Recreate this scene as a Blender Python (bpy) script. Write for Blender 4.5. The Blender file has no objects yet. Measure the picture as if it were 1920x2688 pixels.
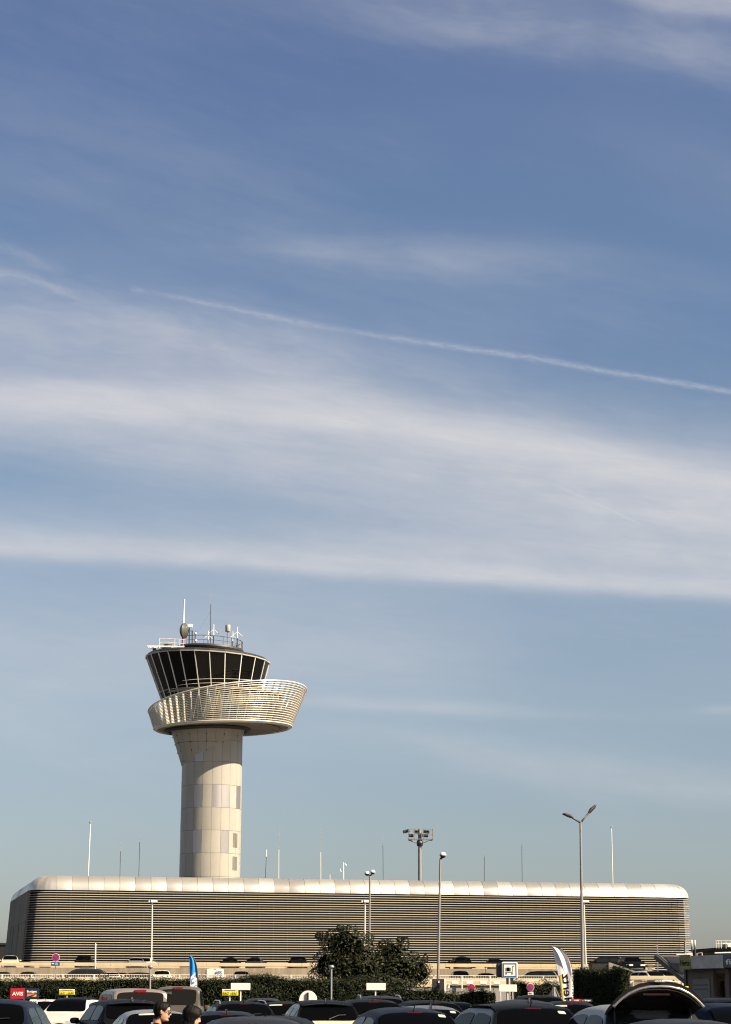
import bpy, math, random
from mathutils import Vector, Matrix, noise as mnoise
R = math.radians
sc = bpy.context.scene
COL = sc.collection
rnd = random.Random(7)

# ------------------------------------------------------------------ camera
F = 5142.0                      # focal length in pixels of the 1920 x 2688 photograph
PITCH, ROLL = R(13.76), 0.003
CAMZ = 1.76
cam = bpy.data.cameras.new('camera')
cam.sensor_fit = 'HORIZONTAL'; cam.sensor_width = 36; cam.lens = 36 * F / 1920
cam.clip_start = 0.5; cam.clip_end = 6000
camo = bpy.data.objects.new('camera', cam); COL.objects.link(camo)
CM = Matrix.Rotation(math.pi / 2 + PITCH, 4, 'X') @ Matrix.Rotation(ROLL, 4, 'Z')
camo.matrix_world = Matrix.Translation((0, 0, CAMZ)) @ CM
sc.camera = camo
CM3 = CM.to_3x3(); CI3 = CM3.inverted()

def ray(px, py):
    return CM3 @ Vector(((px - 960) / F, -(py - 1344) / F, -1))
def at(px, py, Y):
    """world point on the photograph's ray through (px, py) at distance Y ahead of the camera"""
    d = ray(px, py); t = Y / d.y
    return Vector((d.x * t, Y, CAMZ + d.z * t))
def proj(p):
    q = CI3 @ (Vector(p) - Vector((0, 0, CAMZ)))
    return 960 + F * q.x / -q.z, 1344 - F * q.y / -q.z
def gx(px, Y):                  # x at eye height
    return at(px, 2603, Y).x
def ppm(Y):
    return 1.0 / (at(961, 2603, Y) - at(960, 2603, Y)).length

# ------------------------------------------------------------------ objects
def tag(o, label=None, cat=None, group=None, kind=None):
    if label: o['label'] = label
    if cat: o['category'] = cat
    if group: o['group'] = group
    if kind: o['kind'] = kind
    return o
def thing(name, label, cat, loc=(0, 0, 0), rz=0, group=None):
    o = bpy.data.objects.new(name, None); COL.objects.link(o)
    o.location = loc; o.rotation_euler = (0, 0, rz); o.empty_display_size = 0.3
    return tag(o, label, cat, group, 'thing')

class MB:
    def __init__(s): s.v = []; s.f = []; s.mi = []
    def add(s, vs, fs, mi=0):
        n = len(s.v); s.v += [tuple(v) for v in vs]
        for f in fs: s.f.append(tuple(i + n for i in f)); s.mi.append(mi)
    def box(s, c, d, rot=None, mi=0, bev=0):
        hx, hy, hz = d[0] / 2, d[1] / 2, d[2] / 2
        M = rot or Matrix.Identity(3); c = Vector(c)
        if bev:
            b = min(bev, hx * .9, hy * .9, hz * .9); vs = []; 
            for (z, k) in ((-hz, b), (-hz + b, 0), (hz - b, 0), (hz, b)):
                for (x, y) in ((-1, -1), (1, -1), (1, 1), (-1, 1)):
                    X, Y = x * (hx - k), y * (hy - k)
                    if k == 0:
                        vs.append(c + M @ Vector((X - x * b, Y, z))); vs.append(c + M @ Vector((X, Y - y * b, z)))
                    else:
                        vs.append(c + M @ Vector((X - x * b, Y, z))); vs.append(c + M @ Vector((X, Y - y * b, z)))
            fs = []
            # order each ring counter-clockwise
            o = [1, 0, 2, 3, 5, 4, 6, 7]; o = [0, 2, 3, 5, 4, 6, 7, 1]
            for r in range(3):
                for k in range(8):
                    a, bb = o[k], o[(k + 1) % 8]
                    fs.append((r * 8 + a, r * 8 + bb, r * 8 + 8 + bb, r * 8 + 8 + a))
            fs.append(tuple(reversed([i for i in o]))); fs.append(tuple(24 + i for i in o))
            s.add(vs, fs, mi); return
        vs = [c + M @ Vector((x * hx, y * hy, z * hz)) for z in (-1, 1) for (x, y) in ((-1, -1), (1, -1), (1, 1), (-1, 1))]
        s.add(vs, [(3, 2, 1, 0), (4, 5, 6, 7), (0, 1, 5, 4), (1, 2, 6, 5), (2, 3, 7, 6), (3, 0, 4, 7)], mi)
    def bar(s, p0, p1, w, h, mi=0, up=(0, 0, 1)):
        """rectangular bar from p0 to p1; w across, h along up"""
        p0, p1 = Vector(p0), Vector(p1); d = (p1 - p0); L = d.length; d.normalize()
        u = Vector(up); x = d.cross(u)
        if x.length < 1e-4: x = d.cross(Vector((1, 0, 0)))
        x.normalize(); u = x.cross(d)
        M = Matrix((x, d, u)).transposed()
        s.box((p0 + p1) / 2, (w, L, h), M, mi)
    def tube(s, pts, r, n=8, mi=0, cap=True, r1=None):
        pts = [Vector(p) for p in pts]; m = len(pts); vs = []; fs = []
        for i, p in enumerate(pts):
            d = (pts[min(i + 1, m - 1)] - pts[max(i - 1, 0)]).normalized()
            a = d.cross(Vector((0, 0, 1)))
            if a.length < 1e-3: a = d.cross(Vector((0, 1, 0)))
            a.normalize(); b = d.cross(a)
            rr = r if r1 is None else r + (r1 - r) * i / (m - 1)
            for k in range(n):
                t = 2 * math.pi * k / n
                vs.append(p + a * (math.cos(t) * rr) + b * (math.sin(t) * rr))
        for i in range(m - 1):
            for k in range(n):
                k2 = (k + 1) % n
                fs.append((i * n + k, (i + 1) * n + k, (i + 1) * n + k2, i * n + k2))
        if cap:
            fs.append(tuple(range(n))); fs.append(tuple(reversed(range((m - 1) * n, m * n))))
        s.add(vs, fs, mi)
    def lathe(s, prof, c=(0, 0, 0), n=24, mi=0, M=None, cap=True):
        """prof: list of (radius, z)"""
        c = Vector(c); M = M or Matrix.Identity(3); vs = []; fs = []
        for (r, z) in prof:
            for k in range(n):
                t = 2 * math.pi * k / n
                vs.append(c + M @ Vector((r * math.cos(t), r * math.sin(t), z)))
        for i in range(len(prof) - 1):
            for k in range(n):
                k2 = (k + 1) % n
                fs.append((i * n + k, i * n + k2, (i + 1) * n + k2, (i + 1) * n + k))
        if cap:
            fs.append(tuple(reversed(range(n)))); m = (len(prof) - 1) * n; fs.append(tuple(range(m, m + n)))
        s.add(vs, fs, mi)
    def prism(s, poly, dvec, mi=0):
        """closed polygon of 3-D points extruded by dvec"""
        n = len(poly); d = Vector(dvec); P = [Vector(p) for p in poly]
        vs = P + [p + d for p in P]
        fs = [tuple(range(n)), tuple(reversed(range(n, 2 * n)))]
        for k in range(n):
            k2 = (k + 1) % n; fs.append((k, n + k, n + k2, k2))
        s.add(vs, fs, mi)
    def grid(s, rows, mi=0, closed=False):
        nr = len(rows); nc = len(rows[0]); fs = []
        for i in range(nr - 1):
            for k in range(nc if closed else nc - 1):
                k2 = (k + 1) % nc
                fs.append((i * nc + k, i * nc + k2, (i + 1) * nc + k2, (i + 1) * nc + k))
        s.add([p for r in rows for p in r], fs, mi)
    def build(s, name, mats, parent=None, origin=None, smooth=False, fixn=True, angle=None):
        me = bpy.data.meshes.new(name)
        vs = s.v
        if origin is not None:
            ox, oy, oz = origin; vs = [(a - ox, b - oy, c - oz) for a, b, c in vs]
        me.from_pydata(vs, [], s.f)
        if not isinstance(mats, (list, tuple)): mats = [mats]
        for m in mats: me.materials.append(m)
        if len(mats) > 1: me.polygons.foreach_set('material_index', s.mi)
        me.validate(); me.update()
        if fixn:
            import bmesh
            bm = bmesh.new(); bm.from_mesh(me); bmesh.ops.recalc_face_normals(bm, faces=bm.faces); bm.to_mesh(me); bm.free()
        if smooth:
            me.shade_smooth()
            if angle: me.set_sharp_from_angle(angle=R(angle))
        o = bpy.data.objects.new(name, me); COL.objects.link(o)
        if parent is not None: o.parent = parent
        return o

_tc = {}
def text_geo(txt, size=1.0, bold=0.0, extrude=0.01):
    key = (txt, bold)
    if key not in _tc:
        cu = bpy.data.curves.new('lettering', 'FONT'); cu.body = txt; cu.size = 1.0; cu.align_x = 'CENTER'; cu.align_y = 'CENTER'
        cu.offset = bold; cu.resolution_u = 3
        ob = bpy.data.objects.new('lettering', cu); COL.objects.link(ob)
        bpy.context.view_layer.update()
        me = bpy.data.meshes.new_from_object(ob)
        _tc[key] = ([v.co.copy() for v in me.vertices], [tuple(p.vertices) for p in me.polygons])
        bpy.data.objects.remove(ob); bpy.data.meshes.remove(me); bpy.data.curves.remove(cu)
    vs, fs = _tc[key]
    return vs, fs
def put_text(mb, txt, c, xd, yd, w=None, h=None, bold=0.0, mi=0, thick=0.006):
    """lettering centred at c; xd, yd unit vectors of reading direction and up; scaled to w x h"""
    vs, fs = text_geo(txt, bold=bold)
    x0 = min(v.x for v in vs); x1 = max(v.x for v in vs); y0 = min(v.y for v in vs); y1 = max(v.y for v in vs)
    sx = w / (x1 - x0) if w else None; sy = h / (y1 - y0) if h else None
    sx = sx or sy; sy = sy or sx
    xd = Vector(xd); yd = Vector(yd); n = xd.cross(yd).normalized()
    c = Vector(c)
    out = [c + xd * ((v.x - (x0 + x1) / 2) * sx) + yd * ((v.y - (y0 + y1) / 2) * sy) for v in vs]
    mb.add([p + n * thick for p in out], fs, mi)

# ------------------------------------------------------------------ materials
ALB = 0.82
def mat(name, col, rough=0.6, metal=0.0, var=0.0, scale=3.0, bump=0.0, bscale=20.0, coat=0.0, spec=0.5, dirt=None, stretch=(1, 1, 1), ior=1.5):
    col = tuple(c * ALB for c in col); dirt = tuple(c * ALB for c in dirt) if dirt else None
    m = bpy.data.materials.new(name); m.use_nodes = True
    nt = m.node_tree; b = nt.nodes['Principled BSDF']
    b.inputs['Base Color'].default_value = (*col, 1); b.inputs['Roughness'].default_value = rough
    b.inputs['Metallic'].default_value = metal; b.inputs['Specular IOR Level'].default_value = spec
    b.inputs['Coat Weight'].default_value = coat; b.inputs['Coat Roughness'].default_value = 0.04
    b.inputs['IOR'].default_value = ior
    if var or bump or dirt:
        tc = nt.nodes.new('ShaderNodeTexCoord'); mp = nt.nodes.new('ShaderNodeMapping')
        mp.inputs['Scale'].default_value = stretch
        nt.links.new(tc.outputs['Object'], mp.inputs['Vector'])
    if var or dirt:
        n = nt.nodes.new('ShaderNodeTexNoise'); n.inputs['Scale'].default_value = scale; n.inputs['Detail'].default_value = 6
        n.inputs['Roughness'].default_value = 0.65
        nt.links.new(mp.outputs[0], n.inputs['Vector'])
        rp = nt.nodes.new('ShaderNodeValToRGB')
        rp.color_ramp.elements[0].position = 0.3; rp.color_ramp.elements[1].position = 0.72
        d = dirt or tuple(c * (1 - var) for c in col)
        rp.color_ramp.elements[0].color = (*d, 1)
        rp.color_ramp.elements[1].color = (*[min(1, c * (1 + var * .6)) for c in col], 1)
        nt.links.new(n.outputs['Fac'], rp.inputs['Fac']); nt.links.new(rp.outputs['Color'], b.inputs['Base Color'])
    if bump:
        n2 = nt.nodes.new('ShaderNodeTexNoise'); n2.inputs['Scale'].default_value = bscale; n2.inputs['Detail'].default_value = 5
        nt.links.new(mp.outputs[0], n2.inputs['Vector'])
        bp = nt.nodes.new('ShaderNodeBump'); bp.inputs['Strength'].default_value = bump
        nt.links.new(n2.outputs['Fac'], bp.inputs['Height']); nt.links.new(bp.outputs[0], b.inputs['Normal'])
    return m
def leaf_mat(name, c0, c1, c2, rough=0.4):
    m = bpy.data.materials.new(name); m.use_nodes = True; nt = m.node_tree; b = nt.nodes['Principled BSDF']
    g = nt.nodes.new('ShaderNodeNewGeometry'); rp = nt.nodes.new('ShaderNodeValToRGB')
    e = rp.color_ramp.elements; e[0].color = (*c0, 1); e[1].color = (*c2, 1); k = e.new(0.74); k.color = (*c1, 1)
    nt.links.new(g.outputs['Random Per Island'], rp.inputs['Fac']); nt.links.new(rp.outputs[0], b.inputs['Base Color'])
    b.inputs['Roughness'].default_value = rough; b.inputs['Specular IOR Level'].default_value = .22
    return m

M = {}
M['asphalt'] = mat('asphalt', (.05, .05, .052), .9, var=.3, scale=.8, bump=.3, bscale=60)
M['concrete'] = mat('concrete', (.34, .27, .18), .85, var=.22, scale=1.2, stretch=(1.6, 1.6, .12), dirt=(.21, .165, .115))
M['parapet'] = mat('pale_concrete', (.60, .485, .30), .85, var=.12, scale=.7, stretch=(1, 1, .3))
M['deck'] = mat('deck_concrete', (.30, .28, .25), .9, var=.2, scale=.5)
M['shade_concrete'] = mat('grey_concrete', (.20, .19, .175), .9, var=.2, scale=.8)
M['cladding'] = mat('cream_panel', (.375, .347, .292), .45, var=.05, scale=.6, spec=.3)
M['cladding_metal'] = mat('satin_metal_panel', (.50, .465, .44), .42, metal=.85, var=.03, scale=.6)
M['joint'] = mat('dark_joint', (.10, .085, .065), .8)
M['cap'] = mat('roof_metal', (.74, .675, .56), .40, metal=.72, var=.06, scale=.35)
M['slat'] = mat('slat_metal', (.54, .49, .40), .5, metal=.1, var=.06, scale=.4, stretch=(.3, 3, 3))
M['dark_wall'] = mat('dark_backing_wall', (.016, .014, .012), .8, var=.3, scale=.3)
M['endwall'] = mat('grey_beige_panel', (.25, .21, .155), .75, var=.06, scale=.3, spec=.06)
M['white_metal'] = mat('white_metal', (.80, .75, .66), .4, var=.05, scale=4)
M['rail_metal'] = mat('gallery_rail_metal', (.80, .74, .62), .35, metal=.25, var=.04, scale=4)
M['drum'] = mat('gallery_drum_panel', (.10, .10, .07), .35, var=.12, scale=.8)
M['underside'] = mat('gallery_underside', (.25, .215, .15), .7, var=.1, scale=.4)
M['black_glass'] = mat('black_glass', (.003, .003, .003), .04, spec=.5, ior=1.3)
M['dark_metal'] = mat('dark_metal', (.028, .026, .025), .5)
M['grey_metal'] = mat('galvanised_metal', (.40, .39, .37), .45, metal=.6, var=.1, scale=6)
M['pole'] = mat('pole_grey', (.27, .255, .235), .5, metal=.3, var=.08, scale=3)
M['lamp_white'] = mat('lamp_white', (.82, .80, .74), .35)
M['lamp_dark'] = mat('lamp_dark', (.05, .045, .04), .5)
M['white_sign'] = mat('white_sign', (.90, .83, .70), .5, var=.03, scale=6)
M['sign_red'] = mat('sign_red', (.44, .010, .026), .45)
M['sign_navy'] = mat('sign_navy', (.008, .02, .055), .45)
M['sign_orange'] = mat('sign_orange', (.85, .19, .04), .5)
M['sign_amber'] = mat('sign_amber', (.85, .42, .05), .5)
M['sign_yellow'] = mat('sign_yellow', (.85, .72, .02), .5)
M['sign_olive'] = mat('sign_olive', (.24, .22, .018), .5, var=.06, scale=3)
M['sign_blue'] = mat('sign_blue', (.01, .10, .28), .5)
M['stop_blue'] = mat('stop_blue', (.06, .05, .30), .5)
M['stop_red'] = mat('stop_red', (.42, .02, .05), .5)
M['black_ink'] = mat('black_ink', (.008, .0075, .007), .8, spec=0.0)
M['flag_blue'] = mat('flag_blue', (0.0,.24,.66), .6, var=.08, scale=3)
M['flag_white'] = mat('flag_white', (.80,.75,.73), .65, var=.05, scale=3)
M['flag_yellow'] = mat('flag_yellow', (.78, .55, .02), .6)
M['kiosk_wall'] = mat('kiosk_wall', (.20, .163, .13), .75, var=.08, scale=2, spec=.1)
M['canopy_panel'] = mat('canopy_panel', (.46, .39, .32), .75, var=.08, scale=2, spec=.08)
M['kiosk_dark'] = mat('kiosk_dark', (.07, .065, .06), .6)
M['banner'] = mat('banner_grey', (.62, .56, .49), .55, var=.3, scale=1.4, spec=.1)
M['poster'] = mat('poster_grey', (.14, .13, .12), .5, var=.1, scale=4)
M['poster_ink'] = mat('poster_ink', (.11, .095, .085), .6)
M['brown_wall'] = mat('brown_wall', (.15, .11, .075), .8, var=.15, scale=.4)
M['tyre'] = mat('tyre_rubber', (.02, .02, .02), .85)
M['rim'] = mat('wheel_rim', (.45, .45, .46), .35, metal=.8)
M['car_glass'] = mat('car_glass', (.002, .0022, .0026), .03, spec=.10, ior=1.22)
M['side_glass'] = mat('side_glass', (.012, .016, .019), .06, spec=.10, ior=1.16)
M['van_glass'] = mat('van_glass', (.013, .0115, .010), .08, spec=.2, ior=1.3)
M['red_lamp'] = mat('red_lamp', (.17, .006, .010), .15, coat=.6)
M['dull_red_lamp'] = mat('dull_red_lamp', (.05, .004, .006), .25, coat=.3)
M['clear_lamp'] = mat('clear_lamp', (.70, .68, .62), .15, coat=.6)
M['plate'] = mat('plate_white', (.72, .70, .62), .5)
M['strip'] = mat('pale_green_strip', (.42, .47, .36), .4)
M['trim'] = mat('black_trim', (.012, .012, .012), .5)
M['chrome'] = mat('bright_trim', (.85, .80, .70), .2, metal=.9)
def panel_tone(m, lo, hi, rlo=None, rhi=None):
    """each separate panel of the mesh a slightly different tone (and gloss), as bolted sheets are"""
    nt = m.node_tree; b = nt.nodes['Principled BSDF']; g = nt.nodes.new('ShaderNodeNewGeometry'); mr = nt.nodes.new('ShaderNodeMapRange')
    mr.inputs[3].default_value = lo; mr.inputs[4].default_value = hi; nt.links.new(g.outputs['Random Per Island'], mr.inputs[0])
    mx = nt.nodes.new('ShaderNodeMix'); mx.data_type = 'RGBA'; mx.blend_type = 'MULTIPLY'; mx.inputs[0].default_value = 1
    src = b.inputs['Base Color'].links
    if src: nt.links.new(src[0].from_socket, mx.inputs[6])
    else: mx.inputs[6].default_value = b.inputs['Base Color'].default_value
    nt.links.new(mr.outputs[0], mx.inputs[7]); nt.links.new(mx.outputs[2], b.inputs['Base Color'])
    if rlo is not None:
        m2 = nt.nodes.new('ShaderNodeMapRange'); m2.inputs[3].default_value = rlo; m2.inputs[4].default_value = rhi
        sn = nt.nodes.new('ShaderNodeMath'); sn.operation = 'FRACT'; ml = nt.nodes.new('ShaderNodeMath'); ml.operation = 'MULTIPLY'; ml.inputs[1].default_value = 7.31
        nt.links.new(g.outputs['Random Per Island'], ml.inputs[0]); nt.links.new(ml.outputs[0], sn.inputs[0]); nt.links.new(sn.outputs[0], m2.inputs[0]); nt.links.new(m2.outputs[0], b.inputs['Roughness'])
panel_tone(M['cladding'], .93, 1.05, .36, .48); panel_tone(M['cap'], .88, 1.06, .30, .50); panel_tone(M['slat'], .78, 1.15, .4, .6); panel_tone(M['cladding_metal'], .92, 1.06, .34, .46); panel_tone(M['drum'], .7, 1.3)
PAINT = dict(black=(.006, .0065, .008), navy=(.009, .013, .024), graphite=(.022, .024, .03), grey=(.10, .096, .10), silver=(.22, .21, .205),
             white=(.56, .52, .45), cream=(.52, .45, .32), taupe=(.13, .112, .092), beige=(.25, .21, .175), red=(.22, .006, .012), brown=(.03, .024, .022))
for k, c in PAINT.items():
    dk = k in ('black', 'navy', 'graphite', 'brown')
    M['paint_' + k] = mat('paint_' + k, c, .38 if dk else .34, metal=.3 if k in ('grey', 'silver', 'taupe', 'beige') else 0, coat=.045 if dk else .16, spec=.02 if dk else .18, ior=1.25 if dk else 1.4)
M['leaf_hedge'] = leaf_mat('hedge_leaf', (.003, .005, .0012), (.012, .019, .004), (.046, .053, .010), .6)
M['leaf_magnolia'] = leaf_mat('magnolia_leaf', (.003, .004, .001), (.012, .016, .003), (.050, .050, .009), .55)
M['hedge_core'] = mat('hedge_core', (.0015, .002, .0006), 1.0, spec=.0)  # near-black colour stands in for the shade inside the foliage
M['bark'] = mat('bark', (.05, .04, .03), .9, var=.3, scale=8, bump=.5)
M['skin'] = mat('skin', (.52, .27, .17), .5, var=.08, scale=30)
M['skin_pale'] = mat('skin_pale', (.56, .31, .21), .5, var=.06, scale=30)
M['hair'] = mat('dark_hair', (.004, .003, .0025), .65, spec=.15, var=.3, scale=60, stretch=(1, 1, .15))
M['suit'] = mat('dark_suit', (.004, .004, .005), .9, spec=.1)
M['shirt'] = mat('white_shirt', (.60, .58, .55), .7)
M['lens'] = mat('spectacle_lens', (.04, .06, .12), .05)
# ------------------------------------------------------------------ sky and sun
SUN_AZ, SUN_EL = 117.0, 38.0
wd = bpy.data.worlds.new("World"); sc.world = wd; wd.use_nodes = True
NT = wd.node_tree; BG = NT.nodes['Background']; LK = NT.links.new
def nd(t): return NT.nodes.new(t)
def S(v, sock):
    if isinstance(v, (int, float)): sock.default_value = v
    else: LK(v, sock)
def ma(op, a, b=0.0, c=None, clamp=False):
    n = nd('ShaderNodeMath'); n.operation = op; n.use_clamp = clamp
    S(a, n.inputs[0]); S(b, n.inputs[1])
    if c is not None: S(c, n.inputs[2])
    return n.outputs[0]
def mapr(v, a, b, c, d):
    n = nd('ShaderNodeMapRange'); n.clamp = True; n.interpolation_type = 'SMOOTHSTEP'
    S(v, n.inputs[0]); n.inputs[1].default_value = a; n.inputs[2].default_value = b; n.inputs[3].default_value = c; n.inputs[4].default_value = d
    return n.outputs[0]
def curve(fac, pts):
    n = nd('ShaderNodeFloatCurve'); c = n.mapping.curves[0]
    while len(c.points) > 2: c.points.remove(c.points[1])
    pts = sorted(pts)
    c.points[0].location = pts[0]; c.points[1].location = pts[-1]
    for p in pts[1:-1]: c.points.new(*p)
    n.mapping.use_clip = False; n.mapping.update(); S(fac, n.inputs['Value']); return n.outputs[0]
tc = nd('ShaderNodeTexCoord'); sx = nd('ShaderNodeSeparateXYZ'); LK(tc.outputs['Generated'], sx.inputs[0])
AZ = ma('ARCTAN2', sx.outputs[0], sx.outputs[1]); EL = ma('ARCSINE', sx.outputs[2])
A0, A1, EH = -0.25, 0.25, 0.6
U = ma('DIVIDE', ma('SUBTRACT', AZ, A0), A1 - A0, clamp=True)
def azel(px, py):
    d = ray(px, py).normalized(); return math.atan2(d.x, d.y), math.asin(d.z)
def line(pts):       # a streak's course across the sky, as elevation over azimuth
    return ma('MULTIPLY', curve(U, [((azel(*p)[0] - A0) / (A1 - A0), azel(*p)[1] / EH) for p in pts]), EH)
def ucurve(pts):     # strength over azimuth
    return curve(U, [((azel(x, 1200)[0] - A0) / (A1 - A0), v) for x, v in pts])
def noise3(x, y, scale, detail=6, rough=.6, w=0.0, dist=0.0):
    c = nd('ShaderNodeCombineXYZ'); S(x, c.inputs[0]); S(y, c.inputs[1]); c.inputs[2].default_value = w
    n = nd('ShaderNodeTexNoise'); n.inputs['Scale'].default_value = scale; n.inputs['Detail'].default_value = detail
    n.inputs['Roughness'].default_value = rough; n.inputs['Distortion'].default_value = dist
    LK(c.outputs[0], n.inputs['Vector']); return n.outputs['Fac']
PX = 1 / F
def band(pts, su, sd, amp, wob=0.0, ns=None, wx=14, wy=60, w=0.0, lo=.5, hi=1.1, fine=None, power=2.0):
    """soft streak: su / sd = softness above / below (photo pixels)"""
    d = ma('SUBTRACT', EL, line(pts))
    if wob:
        nz = noise3(ma('MULTIPLY', AZ, wx), ma('MULTIPLY', d, wy), 1.0, 4, .62, w)
        d = ma('ADD', d, ma('MULTIPLY', ma('SUBTRACT', nz, .5), wob * PX))
    t = ma('ADD', ma('DIVIDE', ma('MAXIMUM', d, 0.0), su * PX), ma('DIVIDE', ma('MAXIMUM', ma('MULTIPLY', d, -1.0), 0.0), sd * PX))
    g = ma('EXPONENT', ma('MULTIPLY', ma('POWER', t, power), -1.0))
    g = ma('MULTIPLY', g, amp if isinstance(amp, (int, float)) else amp)
    if ns:
        nz = noise3(ma('MULTIPLY', AZ, ns[0]), ma('MULTIPLY', d, ns[1]), 1.0, 4, .62, w + 3)
        g = ma('MULTIPLY', g, mapr(nz, .3, .7, lo, hi))
    return g
def over(a, b):      # screen two cloud densities
    return ma('SUBTRACT', 1.0, ma('MULTIPLY', ma('SUBTRACT', 1.0, a), ma('SUBTRACT', 1.0, b, clamp=True), clamp=True))
B = []
# broad pale cirrus sheet and its bright crest
B.append(band([(0, 1030), (480, 1056), (960, 1108), (1440, 1190), (1920, 1268)], 58, 62, ucurve([(0, .64), (500, .70), (960, .80), (1440, .78), (1920, .62)]), 40, (9, 60), w=1, lo=.82, hi=1.06))
B.append(band([(0, 1095), (480, 1150), (960, 1215), (1440, 1285), (1920, 1350)], 150, 120, ucurve([(0, .50), (500, .56), (960, .58), (1440, .68), (1920, .70)]), 70, (7, 34), w=2, lo=.72, hi=1.12))
# veil between the vapour trail and the sheet
B.append(band([(0, 850), (480, 900), (960, 1010), (1440, 1120), (1920, 1200)], 130, 110, ucurve([(0, .42), (500, .48), (960, .42), (1440, .28), (1920, .18)]), 90, (8, 26), w=5, lo=.55, hi=1.2))
# lower crest with its sharper under-edge
B.append(band([(0, 1436), (480, 1462), (960, 1492), (1440, 1524), (1920, 1552)], 44, 26, ucurve([(0, .55), (480, .58), (960, .62), (1440, .66), (1920, .60)]), 34, (10, 70), w=8, wx=18, lo=.8, hi=1.08))
B.append(band([(0, 1395), (480, 1405), (960, 1420), (1440, 1440), (1920, 1455)], 90, 70, ucurve([(0, .26), (480, .28), (960, .40), (1440, .50), (1920, .55)]), 60, (6, 30), w=9, lo=.7, hi=1.15))
# low faint bars
B.append(band([(0, 1850), (700, 1845), (960, 1848), (1300, 1868), (1920, 1890)], 22, 16, ucurve([(0, 0), (640, .02), (900, .24), (1200, .30), (1450, .12), (1920, .04)]), 16, (9, 60), w=12, lo=.7, hi=1.1))
B.append(band([(0, 1700), (600, 1690), (960, 1700), (1300, 1740), (1920, 1800)], 120, 90, ucurve([(0, .10), (500, .16), (900, .14), (1250, .04), (1920, .0)]), 60, (6, 30), w=13))
B.append(band([(0, 2000), (900, 1930), (1300, 1985), (1600, 2030), (1920, 2060)], 40, 60, ucurve([(0, 0), (900, .08), (1300, .26), (1600, .24), (1920, .30)]), 40, (8, 40), w=14))
B.append(band([(0, 1880), (1500, 1870), (1920, 1862)], 14, 12, ucurve([(0, 0), (1700, 0), (1850, .2), (1920, .3)]), 14, (12, 60), w=15))
B.append(band([(0, 1720), (960, 1690), (1920, 1640)], 300, 300, ucurve([(0, .34), (700, .34), (1100, .28), (1500, .14), (1920, .15)]), 60, (5, 22), w=43, lo=.75, hi=1.1))
# high veils
B.append(band([(0, 700), (500, 640), (950, 668), (1500, 700), (1920, 760)], 62, 46, ucurve([(0, .05), (450, .05), (800, .22), (1300, .19), (1600, .12), (1920, .05)]), 60, (9, 36), w=17, lo=.45, hi=1.2))
B.append(band([(0, -80), (700, -40), (1150, 55), (1550, 90), (1920, 150)], 150, 62, ucurve([(0, .0), (600, .06), (1000, .20), (1500, .25), (1920, .24)]), 90, (10, 30), w=21, lo=.45, hi=1.2))
B.append(band([(0, -300), (1500, -60), (1750, 2), (1920, 25)], 130, 24, ucurve([(0, 0), (1500, 0), (1700, .26), (1920, .38)]), 40, (10, 40), w=23, lo=.6, hi=1.2))
B.append(band([(0, 470), (700, 420), (1300, 330), (1920, 460)], 120, 120, ucurve([(0, .03), (700, .015), (1300, .03), (1920, .08)]), 120, (5, 18), w=25, lo=.5, hi=1.2))
# generic wisps over the rest of the sky
nz = noise3(ma('MULTIPLY', AZ, 3.2), ma('MULTIPLY', ma('ADD', EL, ma('MULTIPLY', AZ, .25)), 15), 1.0, 7, .62, 31)
B.append(ma('MULTIPLY', mapr(nz, .45, .75, 0, .10), mapr(EL, .02, .12, .3, 1)))
dens = B[0]
for b in B[1:]: dens = over(dens, b)
# fine filaments drawn out along the streaks
FE = ma('ADD', EL, ma('MULTIPLY', AZ, .122))
fil = noise3(ma('MULTIPLY', AZ, 9), ma('MULTIPLY', FE, 120), 1.0, 6, .68, 47, .6)
fil2 = noise3(ma('MULTIPLY', AZ, 22), ma('MULTIPLY', FE, 60), 1.0, 5, .65, 53, 1.0)
dens = ma('MULTIPLY', dens, ma('MULTIPLY', mapr(fil, .28, .72, .93, 1.05), mapr(fil2, .28, .72, .93, 1.05)), clamp=True)
# vapour trails: narrow, slightly lumpy
T = []
T.append(band([(0, 690), (335, 758), (450, 778), (560, 798), (700, 829), (830, 854), (960, 875), (1100, 897), (1250, 918), (1440, 946), (1600, 976), (1760, 1002), (1920, 1028)], 7.5, 7.5,
              ucurve([(0, 0), (320, 0), (345, .15), (395, .07), (440, .17), (560, .21), (700, .21), (840, .17), (880, .12), (935, .13), (960, .19), (1100, .23), (1500, .27), (1920, .29)]), 9, (150, 500), w=33, wx=110, wy=300, lo=.45, hi=1.3))
T.append(band([(0, 722), (100, 742), (200, 770), (290, 800), (420, 850), (1920, 1500)], 20, 17, ucurve([(0, .22), (180, .20), (260, .11), (330, .08), (430, .02), (470, 0), (1920, 0)]), 34, (50, 200), w=37, wx=40, wy=120, lo=.4, hi=1.2))
T.append(band([(0, 650), (70, 672), (140, 704), (1920, 1600)], 16, 14, ucurve([(0, .16), (70, .14), (140, .05), (180, 0), (1920, 0)]), 30, (50, 160), w=39, wx=40, wy=120, lo=.3, hi=1.2))
T.append(band([(0, 520), (1440, 1266), (1560, 1318), (1690, 1380), (1920, 1490)], 3.2, 3.2, ucurve([(0, 0), (1380, 0), (1470, .10), (1560, .26), (1660, .20), (1700, 0), (1920, 0)]), 3, (40, 300), w=41, lo=.7, hi=1.1))
trail = T[0]
for b in T[1:]: trail = over(trail, b)
sky = nd('ShaderNodeTexSky'); sky.sky_type = 'NISHITA'; sky.sun_disc = False
sky.sun_elevation = R(SUN_EL); sky.sun_rotation = R(SUN_AZ); sky.air_density = 1.0; sky.dust_density = 1.0; sky.ozone_density = 1.6
EXPO = 1.4
SKYSTR = 0.05
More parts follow.
